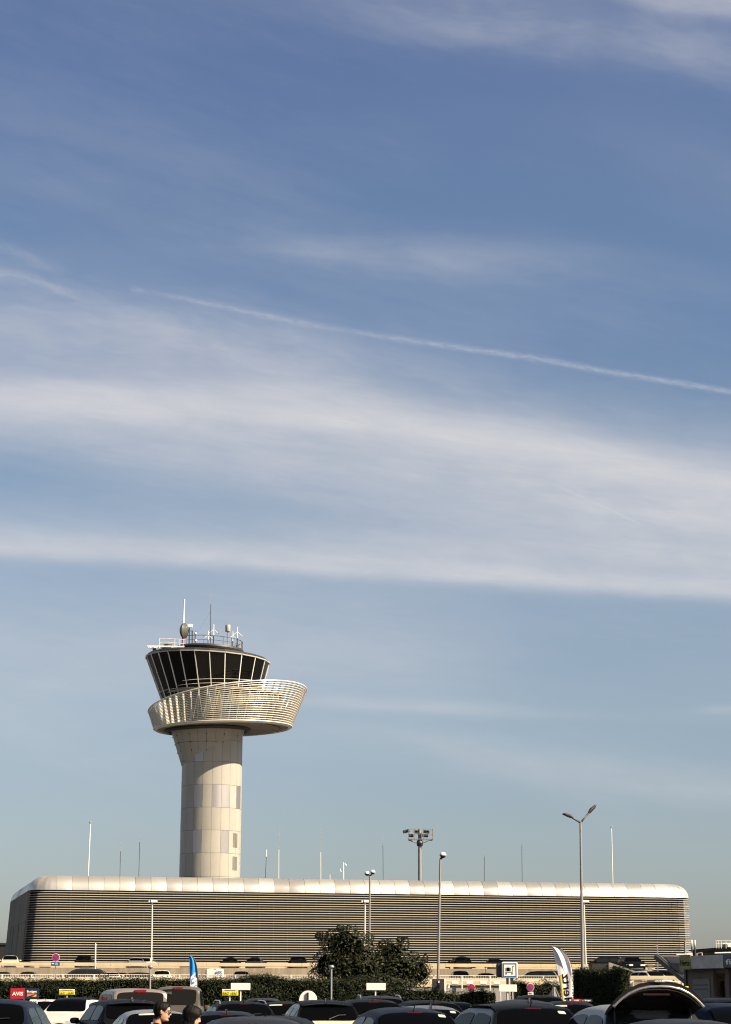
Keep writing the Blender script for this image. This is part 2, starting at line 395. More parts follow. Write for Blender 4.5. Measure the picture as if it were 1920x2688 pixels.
SKM = 0.1 / (SKYSTR * 2 ** EXPO)      # keeps the sky as bright as photographed at this exposure
rp = nd('ShaderNodeValToRGB'); rp.color_ramp.interpolation = 'EASE'
e = rp.color_ramp.elements
LK(ma('DIVIDE', EL, 0.6, clamp=True), rp.inputs['Fac'])
SKYTINT = [(0.0, (.84, .82, .92)), (.06, (.89, .885, .99)), (.14, (.955, .925, .97)), (.26, (1.03, 1.0, .99)), (.42, (1.05, 1.06, 1.05)), (.6, (1.05, 1.065, 1.12)), (.8, (1.065, 1.04, 1.16))]
SKYTINT = [(p, tuple(SKM * q for q in c)) for p, c in SKYTINT]
e[0].position = SKYTINT[0][0]; e[0].color = (*SKYTINT[0][1], 1); e[1].position = SKYTINT[-1][0]; e[1].color = (*SKYTINT[-1][1], 1)
for p, c in SKYTINT[1:-1]:
    k = e.new(p); k.color = (*c, 1)
def mix(bt, fac, a, b):
    n = nd('ShaderNodeMix'); n.data_type = 'RGBA'; n.blend_type = bt; n.clamp_result = False
    S(fac, n.inputs[0])
    for v, i in ((a, 6), (b, 7)):
        if isinstance(v, tuple): n.inputs[i].default_value = (*v, 1)
        else: LK(v, n.inputs[i])
    return n.outputs[2]
base = mix('MULTIPLY', 1.0, sky.outputs[0], rp.outputs[0])
k = 1 / (SKYSTR * 2 ** EXPO)
cl = mix('MIX', dens, base, (.69 * k, .68 * k, .70 * k))
cl = mix('MIX', trail, cl, (.70 * k, .70 * k, .72 * k))
LK(cl, BG.inputs['Color']); BG.inputs['Strength'].default_value = SKYSTR

sl = bpy.data.lights.new('sun', 'SUN'); sl.energy = 5.0; sl.angle = R(.53); sl.color = (1.0, .86, .66)
so = bpy.data.objects.new('sun', sl); COL.objects.link(so)
sd_ = Vector((math.sin(R(SUN_AZ)) * math.cos(R(SUN_EL)), math.cos(R(SUN_AZ)) * math.cos(R(SUN_EL)), math.sin(R(SUN_EL))))
so.rotation_euler = (-sd_).to_track_quat('-Z', 'Y').to_euler(); so.location = (60, -30, 60)
sc.view_settings.view_transform = 'Standard'; sc.view_settings.look = 'None'; sc.view_settings.exposure = EXPO; sc.view_settings.gamma = 1
sc.cycles.filter_width = 1.15; sc.cycles.max_bounces = 6; sc.cycles.use_denoising = True
sc.cycles.use_adaptive_sampling = True; sc.cycles.adaptive_threshold = 0.02; sc.cycles.adaptive_min_samples = 10
wd.cycles.sampling_method = 'MANUAL'; wd.cycles.sample_map_resolution = 256
# ------------------------------------------------------------------ ground and decks
mb = MB(); mb.grid([[Vector((x, y, 0)) for x in (-1500, -60, 60, 1500)] for y in (-60, 0, 90, 130, 1500)])
tag(mb.build('ground', M['asphalt'], fixn=False), kind='structure')
Z1, Z2 = 2.12, 3.72               # levels of the lower roadway and of the upper parking deck
mb = MB(); mb.box((8, 177.3, Z1 / 2 - .1), (150, 37, Z1 + .2 - .002))
tag(mb.build('road', M['deck']), kind='structure')
YW, YP, YF = 196.0, 198.0, 158.5  # retaining wall, parapet, railing

# ------------------------------------------------------------------ the long louvred building
YL = 220.0
def on(px, py, Y): return at(px, py, Y)
FLt = at(79, 2340, YL); FRt = at(1826, 2353, YL * 1.068)      # outer front corners at the top of the louvres
zc = (FLt.z + FRt.z) / 2                                        # cap underside
CAPH = 1.66
u_f = Vector((FRt.x - FLt.x, FRt.y - FLt.y, 0)); LEN = u_f.length; u_f.normalize(); n_f = Vector((u_f.y, -u_f.x, 0))
BLt = at(24, 2380, YL * 1.155); u_s = Vector((BLt.x - FLt.x, BLt.y - FLt.y, 0)); DEP = u_s.length; u_s.normalize()
u_r = -n_f                                                       # right end runs straight back
bld = thing('terminal_building', 'long low building with horizontal metal louvres and a rounded shiny roof edge', 'building', (FLt.x + u_f.x * LEN / 2, FLt.y + u_f.y * LEN / 2 + 12, 0))
BO = tuple(bld.location)
RC = 3.0
def corner(p, d0, d1, r, n=8):
    """points rounding the corner at p, arriving along d0 and leaving along d1"""
    ang = math.acos(max(-1, min(1, d0.dot(d1)))); t = r * math.tan(ang / 2)
    a = p - d0 * t; b = p + d1 * t; out = []
    for i in range(n + 1):
        s = i / n; out.append(a * (1 - s) ** 2 + p * (2 * s * (1 - s)) + b * s * s)
    return out
def outline(inset=0.0, dx=0.0, back=True, n=8):
    """front outline from the left end's back, round the corners, to the right end's back"""
    fl = Vector((FLt.x, FLt.y, 0)) - u_f * dx; fr = Vector((FRt.x, FRt.y, 0)) + u_f * dx * .35
    nl = Vector((-u_s.y, u_s.x, 0)); nl = nl if nl.x < 0 else -nl
    fl2 = fl - n_f * inset - nl * inset; fr2 = fr - n_f * inset - u_f * inset
    L = []; r = max(.3, RC - inset)
    bl = fl2 + u_s * (DEP - 2 * inset); br = fr2 + u_r * (30 - 2 * inset)
    ub = (br - bl).normalized()
    if back: L += corner(bl, -ub, -u_s, r * .7, n)
    L += corner(fl2, -u_s, u_f, r, n)
    L += corner(fr2, u_f, u_r, r, n)
    if back: L += corner(br, u_r, -ub, r * .7, n)
    return L
# roof edge: a quarter round swept along the outline, in panels
def resample(P, step, closed=True):
    out = []; Q = P + ([P[0]] if closed else [])
    for a, b in zip(Q[:-1], Q[1:]):
        d = (b - a).length; k = max(1, int(round(d / step)))
        for i in range(k): out.append(a.lerp(b, i / k))
    if not closed: out.append(Q[-1])
    return out
mb = MB(); rows = []
NQ = 8
O = [outline(CAPH * 1.15 * (1 - math.cos(q * math.pi / 2 / NQ))) for q in range(NQ + 1)]
npts = len(O[0])
PANEL = LEN / 44
def seg_panels(k):
    a, b = O[0][k], O[0][(k + 1) % npts]; return max(1, int(round((b - a).length / PANEL)))
prnd = random.Random(3)
for k in range(npts):
    m = seg_panels(k); k2 = (k + 1) % npts
    for i in range(m):
        rows = []; bul = prnd.uniform(-.01, .06); tl = prnd.uniform(-.03, .03)
        gap = .018 / max(.4, (O[0][k2] - O[0][k]).length / m) if m > 1 else 0
        for q in range(NQ + 1):
            r = []
            for s in (gap, .25, .5, .75, 1 - gap):
                p = O[q][k].lerp(O[q][k2], (i + s) / m)
                z = zc + CAPH * math.sin(q * math.pi / 2 / NQ)
                a = q * math.pi / 2 / NQ
                nrm = (O[0][k2] - O[0][k]); nrm = Vector((nrm.y, -nrm.x, 0)).normalized()
                w = (bul * (1 - (2 * s - 1) ** 2) + tl * (s - .5)) if m > 1 else 0
                p = p + (nrm * math.cos(a) + Vector((0, 0, 1)) * math.sin(a)) * w
                r.append(Vector((p.x, p.y, z + 0)))
            rows.append(r)
        mb.grid(rows)
cap = mb.build('roof_edge', M['cap'], bld, BO, smooth=True, fixn=False)
mb = MB(); rows = []
for q in range(NQ + 1):
    I = outline(CAPH * 1.15 * (1 - math.cos(q * math.pi / 2 / NQ)) + .03)
    rows.append([Vector((p.x, p.y, zc + .01 + (CAPH - .03) * math.sin(q * math.pi / 2 / NQ))) for p in I])
mb.grid(rows, closed=True); top = rows[-1]
mb.add(top, [tuple(range(len(top)))])
mb.build('roof', M['shade_concrete'], bld, BO, smooth=False)
# body behind the louvres
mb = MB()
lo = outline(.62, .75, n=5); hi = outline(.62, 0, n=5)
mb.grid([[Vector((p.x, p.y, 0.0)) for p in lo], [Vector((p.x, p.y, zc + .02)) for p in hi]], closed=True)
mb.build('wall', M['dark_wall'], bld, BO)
# louvres: blades along the front and round both corners
NS = 48; SP = (zc - .06) / NS
mb = MB()
def blade(path, z, dep, th):
    rows = []
    prof = [(0, 0), (.12, .5), (.45, .9), (.8, .75), (1, .12), (.92, -.35), (.5, -.30), (.15, -.2)]
    for (a, b) in prof:
        r = []
        for i, p in enumerate(path):
            t = (path[min(i + 1, len(path) - 1)] - path[max(i - 1, 0)]).normalized(); nn = Vector((t.y, -t.x, 0))
            r.append(Vector((p.x, p.y, z)) + nn * (a * dep) + Vector((0, 0, b * th)))
        rows.append(r)
    rows.append(rows[0]); mb.grid([list(c) for c in zip(*rows)])
for j in range(NS):
    z = zc - .20 - j * SP
    if z < 2.0: break
    dx = .75 * (1 - z / zc)
    P = outline(.26, dx, back=False, n=7)
    # start part-way round the left corner, end part-way down the right end
    P = P[1:]
    P = P[:-1] + [P[-1], P[-1] + u_r * 3.0]
    jit = rnd.uniform(-.006, .006)
    left = [p for p in P[:8]]; straight = P[7:9]; right = P[8:]
    m = 22; segs = []
    a, b = straight[0], straight[1]
    segs.append(left)
    for i in range(m):
        g = .0014
        segs.append([a.lerp(b, i / m + g / 2), a.lerp(b, (i + 1) / m - g / 2)])
    segs.append(right)
    for sg in segs: blade(sg, z + jit + rnd.uniform(-.004, .004), .25, .058)
mb.build('louvre_screen', M['slat'], bld, BO, fixn=True, smooth=True, angle=60)
# thin uprights carrying the blades
mb = MB()
P = outline(.5, 0, back=False, n=7); a, b = P[7], P[8]
for i in range(45):
    p = a.lerp(b, i / 44); d = u_f * (.75 * 0)
    mb.box((p.x, p.y, zc / 2), (.07, .25, zc - .1))
mb.build('louvre_upright', M['dark_metal'], bld, BO)
# left end wall: smooth panels with three tall windows
nl = Vector((-u_s.y, u_s.x, 0)); nl = nl if nl.x < 0 else -nl
mb = MB()
fl = Vector((FLt.x, FLt.y, 0)); 
def endp(t, z, off=0.0):
    p = fl + u_s * (2.4 + t * (DEP - 4.4)) - u_f * (.75 * (1 - z / zc)) + nl * off
    return Vector((p.x, p.y, z))
cols = [0, .32, .345, .60, .625, .74, .775, 1.0]; zr = [0, 4.2, 9.2, zc - .02]
for i in range(len(cols) - 1):
    for j in range(3):
        if i in (1, 3, 5) and j == 1: continue
        a0, a1, z0, z1 = cols[i] + .003, cols[i + 1] - .003, zr[j] + .02, zr[j + 1] - .02
        q = [endp(a0, z0, 0.0), endp(a1, z0, 0.0), endp(a1, z1, 0.0), endp(a0, z1, 0.0)]
        mb.prism(q, -nl * .25)
mb.build('end_wall', M['endwall'], bld, BO)
for i in (1, 3, 5):
    f = MB(); a0, a1 = cols[i], cols[i + 1]
    ctr = [endp(a0 + .005, 4.25, -.12), endp(a1 - .005, 4.25, -.12), endp(a1 - .005, 9.15, -.12), endp(a0 + .005, 9.15, -.12)]
    for k in range(4): f.bar(ctr[k], ctr[(k + 1) % 4], .12, .16)
    f.bar((ctr[0] + ctr[3]) / 2 , (ctr[1] + ctr[2]) / 2, .1, .1)
    w = f.build('window', M['grey_metal'] if i == 5 else M['dark_metal'], bld, BO)
    g = MB(); g.prism(ctr, -nl * .05); g.build('pane', M['side_glass'], w, (0, 0, 0) if False else BO)
mb = MB(); mb.prism([endp(.80, .0, .03), endp(.90, 0, .03), endp(.90, 3.4, .03), endp(.80, 3.4, .03)], -nl * .1)
mb.build('door', M['kiosk_dark'], bld, BO)

# neighbouring buildings at the two edges of the picture
b2 = thing('warehouse', 'dark flat-roofed block at the left edge beyond the louvred building', 'building', (at(-40, 2500, 300).x, 306, 0))
mb = MB(); zt = at(0, 2481, 300).z
mb.box((at(-60, 2500, 300).x, 306, zt / 2), (at(16, 2500, 300).x - at(-136, 2500, 300).x, 12, zt)); mb.build('wall', M['dark_wall'], b2, tuple(b2.location))
mb = MB(); mb.box((at(-60, 2500, 300).x, 306, zt + .15), (at(17, 2500, 300).x - at(-137, 2500, 300).x, 12.3, .3)); mb.build('roof', M['dark_metal'], b2, tuple(b2.location))
b3 = thing('annex_building', 'low brown building with a dark sloping roof line at the right edge', 'building', (at(1900, 2520, 258).x, 264, 0))
mb = MB(); p0 = at(1812, 2494, 262); p1 = at(2010, 2478, 250)
mb.prism([(p0.x, p0.y, 0), (p1.x, p1.y, 0), (p1.x, p1.y, p1.z - .55), (p0.x, p0.y, p0.z - .35)], (3, 14, 0)); mb.build('wall', M['brown_wall'], b3, tuple(b3.location))
mb = MB(); mb.prism([(p0.x - .2, p0.y - .2, p0.z - .35), (p1.x, p1.y - .2, p1.z - .55), (p1.x, p1.y - .2, p1.z), (p0.x - .2, p0.y - .2, p0.z)], (3, 14.6, 0)); mb.build('roof', M['dark_metal'], b3, tuple(b3.location))
q0 = at(1898, 2487, 252); q1 = at(1925, 2476, 252)
ac = thing('air_conditioner', 'white rooftop cooling unit with a round fan on the brown building', 'air conditioner', (q0.x, q0.y, q0.z))
mb = MB(); mb.box(((q0.x + q1.x) / 2, q0.y + .6, (q0.z + q1.z) / 2), (q1.x - q0.x, 1.2, q1.z - q0.z), bev=.04); mb.build('casing', M['lamp_white'], ac, tuple(ac.location))
mb = MB(); c = at(1905, 2483, 252); mb.lathe([(.30, 0), (.30, .03), (.08, .06)], (c.x, q0.y - .04, c.z), 16, M=Matrix.Rotation(math.pi / 2, 3, 'X')); mb.build('fan', M['dark_metal'], ac, tuple(ac.location))
g0 = at(1881, 2486, 250); rl = thing('roof_railing', 'small white guard rail beside the rooftop cooling unit', 'railing', tuple(g0))
mb = MB(); hz = (at(1881, 2470, 250).z - g0.z)
for xx in (1881, 1888, 1895, 1907, 1920):
    mb = MB(); p = at(xx, 2486, 250); mb.tube([p - Vector((0, 0, .2)), p + Vector((0, 0, hz))], .035, 6); mb.build('post', M['white_metal'], rl, tuple(g0))
mb = MB()
for k in (.5, 1):
    a = at(1880, 2486, 250); b = at(1922, 2486, 250); mb.bar(a + Vector((0, 0, hz * k)), b + Vector((0, 0, hz * k)), .06, .05)
mb.build('handrail', M['white_metal'], rl, tuple(g0))
# ------------------------------------------------------------------ control tower
YT = 266.0
kx = 1 / ppm(YT)                                  # metres per photo pixel at the tower
SX = at(554, 2150, YT).x                          # shaft axis
tw = thing('control_tower', 'airport control tower with black glass cab above a slanted round railed gallery', 'tower', (SX, YT, 0)); TO = (SX, YT, 0)
RS = 81 * kx * 1.0
def zz(py, dy=0.0): return at(554, py, YT + dy).z
NC = 20; PH = R(-12.5)
zrow = [zz(2175 / 5.169 + 1880, -RS) + (i) * 0 for i in range(1)]
zs = [zz(1880 + y / 5.169, -RS) for y in (612, 925, 1235, 1545, 1855, 2175)]   # visible panel joints
step = (zs[0] - zs[-1]) / 5
ztop = zz(1905)
joints = [zs[0] + step * .97] + zs
while joints[-1] > 1: joints.append(joints[-1] - step)
joints = [ztop] + joints
mb = MB(); mb.lathe([(RS - .06, 0), (RS - .06, ztop)], (SX, YT, 0), 60); mb.build('shaft_core', M['joint'], tw, TO, smooth=True, angle=40)
mb = MB()
metal = {(1, -1), (3, -1), (3, 1), (3, 2), (3, 4), (5, -1), (5, 2)}
for r in range(len(joints) - 1):
    z1, z0 = joints[r] - .016, max(0.0, joints[r + 1] + .016)
    for c in range(NC):
        cc = c if c < NC // 2 else c - NC
        a0 = PH + R(18) * cc + .003; a1 = a0 + R(18) - .006
        mi = 1 if (r, cc) in metal or (prnd.random() < .12 and abs(cc) > 5) else 0
        rows = []
        for z in (z0, z1):
            rows.append([Vector((SX + RS * math.sin(a0 + (a1 - a0) * k / 5), YT - RS * math.cos(a0 + (a1 - a0) * k / 5), z)) for k in range(6)])
        mb.grid(rows, mi)
mb.build('shaft_cladding', [M['cladding'], M['cladding_metal']], tw, TO, smooth=True, angle=30)
# flared collar
CXc = at(545.5, 1917, YT).x; RCt = 101 * kx; hC = 26.0 * kx / .33 * 4.0
zct = zz(1914); mb = MB(); core = MB()
slope = .325
for c in range(24):
    a0 = R(15) * c + .003 + R(3); a1 = a0 + R(15) - .006
    for (h0, h1) in ((0, 43 * kx), (43 * kx + .05, 92 * kx), (92 * kx + .05, 150 * kx)):
        rows = []
        for h in (h0, h1):
            rr = RCt - slope * h
            rows.append([Vector((CXc + rr * math.sin(a0 + (a1 - a0) * k / 4), YT - rr * math.cos(a0 + (a1 - a0) * k / 4), zct - h)) for k in range(5)])
        mb.grid(rows)
mb.build('collar', M['cladding'], tw, TO, smooth=True, angle=30)
core.lathe([(RCt - slope * 150 * kx - .07, zct - 150 * kx), (RCt - .07, zct)], (CXc, YT, 0), 48); core.build('collar_core', M['joint'], tw, TO, smooth=True, angle=40)
# gallery: conical basket of rails, its upper rim cut on a slant
bcx = at(585.5, 1911, YT).x; brx = 186.5 * kx; tcx = at(598, 1841, YT).x; trx = 214 * kx
zl = at(385, 1872, YT).z; zr_ = at(807, 1810, YT).z; zc0 = (zl + zr_) / 2; ax = (zr_ - zl) / 2
zn = at(596, 1796, YT - trx).z; ay = zn - zc0
bl, br_ = at(399, 1916, YT).z, at(772, 1907, YT).z; bz0 = (bl + br_) / 2; bax = (br_ - bl) / 2; bay = at(586, 1891, YT - brx).z - bz0
def bas(t, phi, off=0.0):
    s, c = math.sin(phi), math.cos(phi)
    b = Vector((bcx + (brx + off) * s, YT - (brx + off) * c, bz0 + bax * s + bay * c))
    p = Vector((tcx + (trx + off) * s, YT - (trx + off) * c, zc0 + ax * s + ay * c))
    return b.lerp(p, t)
NB = 19; NPH = 120
for j in range(NB):
    t = j / (NB - 1)
    mb = MB(); r = .052 if 0 < j < NB - 1 else .10
    pts = [bas(t, 2 * math.pi * k / NPH) for k in range(NPH + 1)]
    mb.tube(pts, r, 6, cap=False); mb.build('gallery_rail', M['rail_metal'], tw, TO, smooth=True)
NFIN = 56
for j in range(NFIN):
    ph = 2 * math.pi * (j + .3) / NFIN; mb = MB()
    a0, a1 = bas(.02, ph, -.10), bas(.985, ph, -.10); b0, b1 = bas(.02, ph, -.62), bas(.985, ph, -.45)
    tdir = Vector((math.cos(ph), math.sin(ph), 0)) * .035
    mb.prism([a0 - tdir, a1 - tdir, b1 - tdir, b0 - tdir], tdir * 2); mb.build('gallery_fin', M['rail_metal'], tw, TO)
# gallery floor, inner drum, struts, upper walkway
mb = MB(); NN = 72
def ring(rr, dz, cx=bcx):
    k = rr / brx
    return [Vector((cx + rr * math.sin(2 * math.pi * i / NN), YT - rr * math.cos(2 * math.pi * i / NN), bz0 + dz + k * (bax * math.sin(2 * math.pi * i / NN) + bay * math.cos(2 * math.pi * i / NN)))) for i in range(NN)]
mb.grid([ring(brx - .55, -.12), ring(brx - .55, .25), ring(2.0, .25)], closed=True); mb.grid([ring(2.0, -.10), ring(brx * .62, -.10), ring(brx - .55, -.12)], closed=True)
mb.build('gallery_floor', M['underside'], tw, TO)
mb = MB()
for rr in (brx - .30, ):
    P = ring(rr, -.05); mb.tube(P + [P[0]], .22, 8, cap=False)
mb.build('gallery_rim', M['rail_metal'], tw, TO, smooth=True)
mb = MB(); P = ring(RCt + .5, -.35, CXc); mb.tube(P + [P[0]], .30, 8, cap=False); mb.build('collar_ring', M['dark_metal'], tw, TO, smooth=True)
rd = brx - 1.6; zdt = at(590, 1829, YT).z
def drum(phi, z): return Vector((bcx + rd * math.sin(phi), YT - rd * math.cos(phi), z))
mb = MB()
nb = 30
for i in range(nb):
    a0 = 2 * math.pi * i / nb + .008; a1 = 2 * math.pi * (i + 1) / nb - .008
    mb.grid([[drum(a0 + (a1 - a0) * k / 3, z) for k in range(4)] for z in (bz0 - .1, bz0 + (zdt - bz0) * .5 - .02)]); mb.grid([[drum(a0 + (a1 - a0) * k / 3, z) for k in range(4)] for z in (bz0 + (zdt - bz0) * .5 + .02, zdt)])
mb.build('gallery_drum', M['drum'], tw, TO, smooth=True, angle=30)
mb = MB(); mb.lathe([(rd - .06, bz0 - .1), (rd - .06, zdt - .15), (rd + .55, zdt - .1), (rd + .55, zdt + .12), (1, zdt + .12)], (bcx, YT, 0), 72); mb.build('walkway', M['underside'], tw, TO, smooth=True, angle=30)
mb = MB()
for i in range(36):
    a0 = 2 * math.pi * i / 36; a1 = 2 * math.pi * (i + .5) / 36; a2 = 2 * math.pi * (i + 1) / 36
    f = lambda a, z: Vector((bcx + (rd + .35) * math.sin(a), YT - (rd + .35) * math.cos(a), z))
    mb.tube([f(a0, zdt - .2), f(a1, bz0 + .3), f(a2, zdt - .2)], .038, 5)
mb.build('gallery_truss', M['cladding'], tw, TO)
mb = MB()
for z in (zdt + .65, zdt + 1.2):
    mb.tube([Vector((bcx + (rd + .4) * math.sin(2 * math.pi * i / 48), YT - (rd + .4) * math.cos(2 * math.pi * i / 48), z)) for i in range(49)], .03, 5, cap=False)
mb.build('walkway_handrail', M['white_metal'], tw, TO)
# cab
cx1 = at(546, 1734, YT).x; R1 = 168 * kx; z1 = at(546, 1734.5, YT).z; tilt = (at(546, 1728, YT).z - at(546, 1741, YT).z) / 2 / R1
cx0 = at(553, 1838, YT).x; R0 = 131.5 * kx; z0 = at(553, 1842, YT).z
angs = [-89, -75, -61, -47.4, -34.8, -21.4, -7.8, 5.8, 20.2, 36.8, 53.4, 70.5, 88] + [88 + 16.6 * k for k in range(1, 11)]
angs = [R(a) for a in angs]
def cab(t, a, off=0.0):
    s, c = math.sin(a), math.cos(a)
    lo = Vector((cx0 + (R0 + off) * s, YT - (R0 + off) * c, z0)); hi = Vector((cx1 + (R1 + off) * s, YT - (R1 + off) * c, z1 - tilt * R1 * s))
    return lo.lerp(hi, t)
n = len(angs)
for i in range(n):
    a0, a1 = angs[i], angs[(i + 1) % n] + (2 * math.pi if i == n - 1 else 0)
    mb = MB(); j = [Vector((prnd.uniform(-.04, .04), prnd.uniform(-.04, .04), 0)) for _ in range(2)]
    mb.prism([cab(-.02, a0), cab(-.02, a1), cab(.985, a1), cab(.985, a0)], Vector((-math.sin((a0 + a1) / 2), math.cos((a0 + a1) / 2), .3)) * .08)
    mb.build('window_pane', M['black_glass'], tw, TO)
for i in range(n):
    mb = MB(); a = angs[i]; rad = Vector((math.sin(a), -math.cos(a), 0))
    mb.bar(cab(-.02, a, .03), cab(.99, a, .03), .11, .12, up=rad); mb.build('mullion', M['white_metal'], tw, TO)
mb = MB()
for t, w in ((.995, .16), (.165, .08)):
    mb = MB()
    for i in range(n): mb.bar(cab(t, angs[i], .05), cab(t, angs[(i + 1) % n], .05), .22 if t > .5 else .10, w)
    mb.build('cab_frame', M['cladding'], tw, TO)
def zt(s, a): return z1 - tilt * R1 * s * math.sin(a)
mb = MB(); Rw = 92 * kx; cxw = at(551, 1710, YT).x; zw = at(551, 1712, YT).z
rows = []
for (t, dz) in ((1.0, .12), (.97, .42), (.80, .62)):
    rows.append([Vector((cx1 + R1 * t * math.sin(a), YT - R1 * t * math.cos(a), zt(t, a) + dz)) for a in angs])
rows.append([Vector((cxw + Rw * .93 * math.sin(a), YT - Rw * .93 * math.cos(a), zw - .15 - tilt * Rw * math.sin(a))) for a in angs])
rows.append([Vector((cxw, YT, zw + .3))] * len(angs))
mb.grid(rows, closed=True); mb.build('cab_roof', M['dark_metal'], tw, TO)
mb = MB()
prof = [(Rw, -.10), (Rw + .12, .16), (Rw, .42), (Rw - .9, .42), (Rw - .9, -.10)]
mb.grid([[Vector((cxw + r * math.sin(2 * math.pi * i / 64), YT - r * math.cos(2 * math.pi * i / 64), zw + dz - tilt * r * math.sin(2 * math.pi * i / 64))) for i in range(64)] for r, dz in prof + [prof[0]]], closed=True)
mb.build('roof_walkway', M['dark_metal'], tw, TO, smooth=True, angle=30)
mb = MB()
def rw(a, dz, k=.97): return Vector((cxw + Rw * k * math.sin(a), YT - Rw * k * math.cos(a), zw + .4 + dz - tilt * Rw * math.sin(a)))
for dz in (.55, 1.15): mb.tube([rw(R(-40 + 5 * i), dz) for i in range(53)], .04 if dz > 1 else .025, 5, cap=False)
for i in range(16): mb.tube([rw(R(-40 + i * 17), -.05), rw(R(-40 + i * 17), 1.15)], .032, 5)
mb.build('roof_railing', M['dark_metal'], tw, TO)
# roof equipment (all fixed to the tower)
def up(px, py): return at(px, py, YT)
ZB = zw + .2
def mast(px0, py0, px1, py1, r, m, name='antenna', r1=None, dy=0):
    mb = MB(); mb.tube([at(px0, py0, YT + dy), at(px1, py1, YT + dy)], r, 8, r1=r1); return mb.build(name, M[m], tw, TO, smooth=True, angle=50)
Zs = 3.123; ex = lambda x: 340 + x / Zs; ey = lambda y: 1520 + y / Zs
a_ = mast(ex(437), ey(560), ex(441), ey(480), .17, 'sign_red', 'mast_base')
mast(ex(441), ey(482), ex(444), ey(372), .09, 'white_metal', 'mast_base')
mast(ex(443), ey(372), ex(450), ey(168), .14, 'lamp_white', 'whip_antenna', .11)
# dish seen nearly edge-on
dc = up(ex(450), ey(425)); Md = Matrix.Rotation(R(102), 3, 'Y') @ Matrix.Identity(3); Md = Matrix.Rotation(R(-18), 3, 'Z') @ Matrix.Rotation(R(92), 3, 'Y')
mb = MB(); mb.lathe([(0.05, -.55), (.55, -.48), (.95, -.25), (1.08, 0), (1.08, .08), (.8, .28), (.35, .50), (.2, .52)], dc, 28, M=Md); mb.build('dish_antenna', M['drum'], tw, TO, smooth=True, angle=50)
mb = MB(); mb.bar(dc, up(ex(490), ey(420)), .12, .16); mb.build('dish_bracket', M['dark_metal'], tw, TO)
mb = MB(); c = up(ex(497), ey(385)); mb.box(c, (.72, .3, .50), bev=.04); mb.build('white_box', M['lamp_white'], tw, TO)
mast(ex(490), ey(560), ex(492), ey(398), .10, 'dark_metal', 'antenna_pole')
mb = MB()
for x in (512, 519): mb.tube([up(ex(x), ey(560)), up(ex(x), ey(424))], .05, 6)
for y in range(430, 550, 12): mb.tube([up(ex(512), ey(y)), up(ex(519), ey(y))], .03, 5)
mb.tube([up(ex(494), ey(428)), up(ex(519), ey(424))], .04, 5); mb.build('ladder', M['dark_metal'], tw, TO)
mast(ex(543), ey(560), ex(543), ey(428), .035, 'dark_metal', 'antenna_pole')
for y in (448, 505):
    mb = MB(); mb.lathe([(.02, -.2), (.16, -.12), (.2, 0), (.16, .12), (.02, .2)], up(ex(543), ey(y)), 14); mb.build('camera_globe', M['lamp_white'], tw, TO, smooth=True)
def vant(px, y0, y1, arm, dy=0):
    """white whip with two drooping arms on a dark stub"""
    mast(ex(px - 3), ey(y0), ex(px), ey((y0 + y1) / 2), .055, 'dark_metal', 'antenna_pole', dy=dy)
    mb = MB(); T = at(ex(px + 2), ey(y1), YT + dy); mdl = at(ex(px), ey((y0 + y1) / 2 + 8), YT + dy); mb.tube([mdl, T], .08, 7, r1=.05)
    h = mdl.lerp(T, .55)
    for s in (-1, 1): mb.tube([h, h + Vector((s * arm, -.2, -arm * .9))], .035, 5)
    mb.build('antenna', M['lamp_white'], tw, TO)
vant(645, 560, 425, .62); vant(690, 545, 370, .70, .8); vant(884, 560, 392, .72); vant(846, 575, 428, .45, -1)
mast(ex(664), ey(560), ex(667), ey(205), .055, 'dark_metal', 'whip_antenna', .04)
mast(ex(667), ey(205), ex(668), ey(80), .028, 'grey_metal', 'whip_antenna', .016)
mb = MB(); mb.tube([up(ex(666), ey(268)), up(ex(560), ey(435)), up(ex(545), ey(545))], .012, 4); mb.build('guy_wire', M['grey_metal'], tw, TO)
mast(ex(806), ey(560), ex(807), ey(436), .07, 'grey_metal', 'antenna_pole')
mb = MB(); c = up(ex(807), ey(432)); mb.lathe([(.34, 0), (.36, .05), (.36, (432 - 378) / Zs * kx), (.33, (432 - 374) / Zs * kx)], c, 20); mb.build('cylinder_antenna', M['cladding'], tw, TO, smooth=True, angle=50)
for px, w, h in ((793, .55, .5), (903, .35, .6)):
    mb = MB(); mb.box(up(ex(px), ey(552)) , (w, .4, h), bev=.03); mb.build('equipment_box', M['cladding'], tw, TO)
# cantilevered cleaning platform on the left
mb = MB(); pA, pB = at(ex(150), ey(556), YT - 3), at(ex(455), ey(560), YT - 3)
for dy in (-.5, .5): mb.bar(pA + Vector((0, dy, 0)), pB + Vector((0, dy, 0)), .14, .2)
for k in range(8): q = pA.lerp(pB, k / 7); mb.bar(q - Vector((0, .5, 0)), q + Vector((0, .5, 0)), .1, .1)
mb.tube([at(ex(150), ey(552), YT - 3), at(ex(182), ey(570), YT - 3)], .06, 6); mb.build('cleaning_platform', M['white_metal'], tw, TO)
mb = MB()
for y in (487, 519):
    mb.tube([at(ex(245), ey(y + 3), YT - 3.5), at(ex(300), ey(y), YT - 3.5), at(ex(455), ey(y + 12), YT - 3.5)], .04, 5)
for x in (246, 372, 412, 440): mb.tube([at(ex(x), ey(556), YT - 3.5), at(ex(x), ey(492), YT - 3.5)], .035, 5)
mb.build('platform_railing', M['white_metal'], tw, TO)
mb = MB(); c = at(ex(318), ey(541), YT - 3); mb.box(c, (1.15, .7, .42), bev=.04); mb.build('equipment_box', M['cladding'], tw, TO)
mb = MB(); mb.box(at(ex(302), ey(541), YT - 3.45), (.42, .1, .32)); mb.build('equipment_grille', M['dark_metal'], tw, TO)
mb = MB()
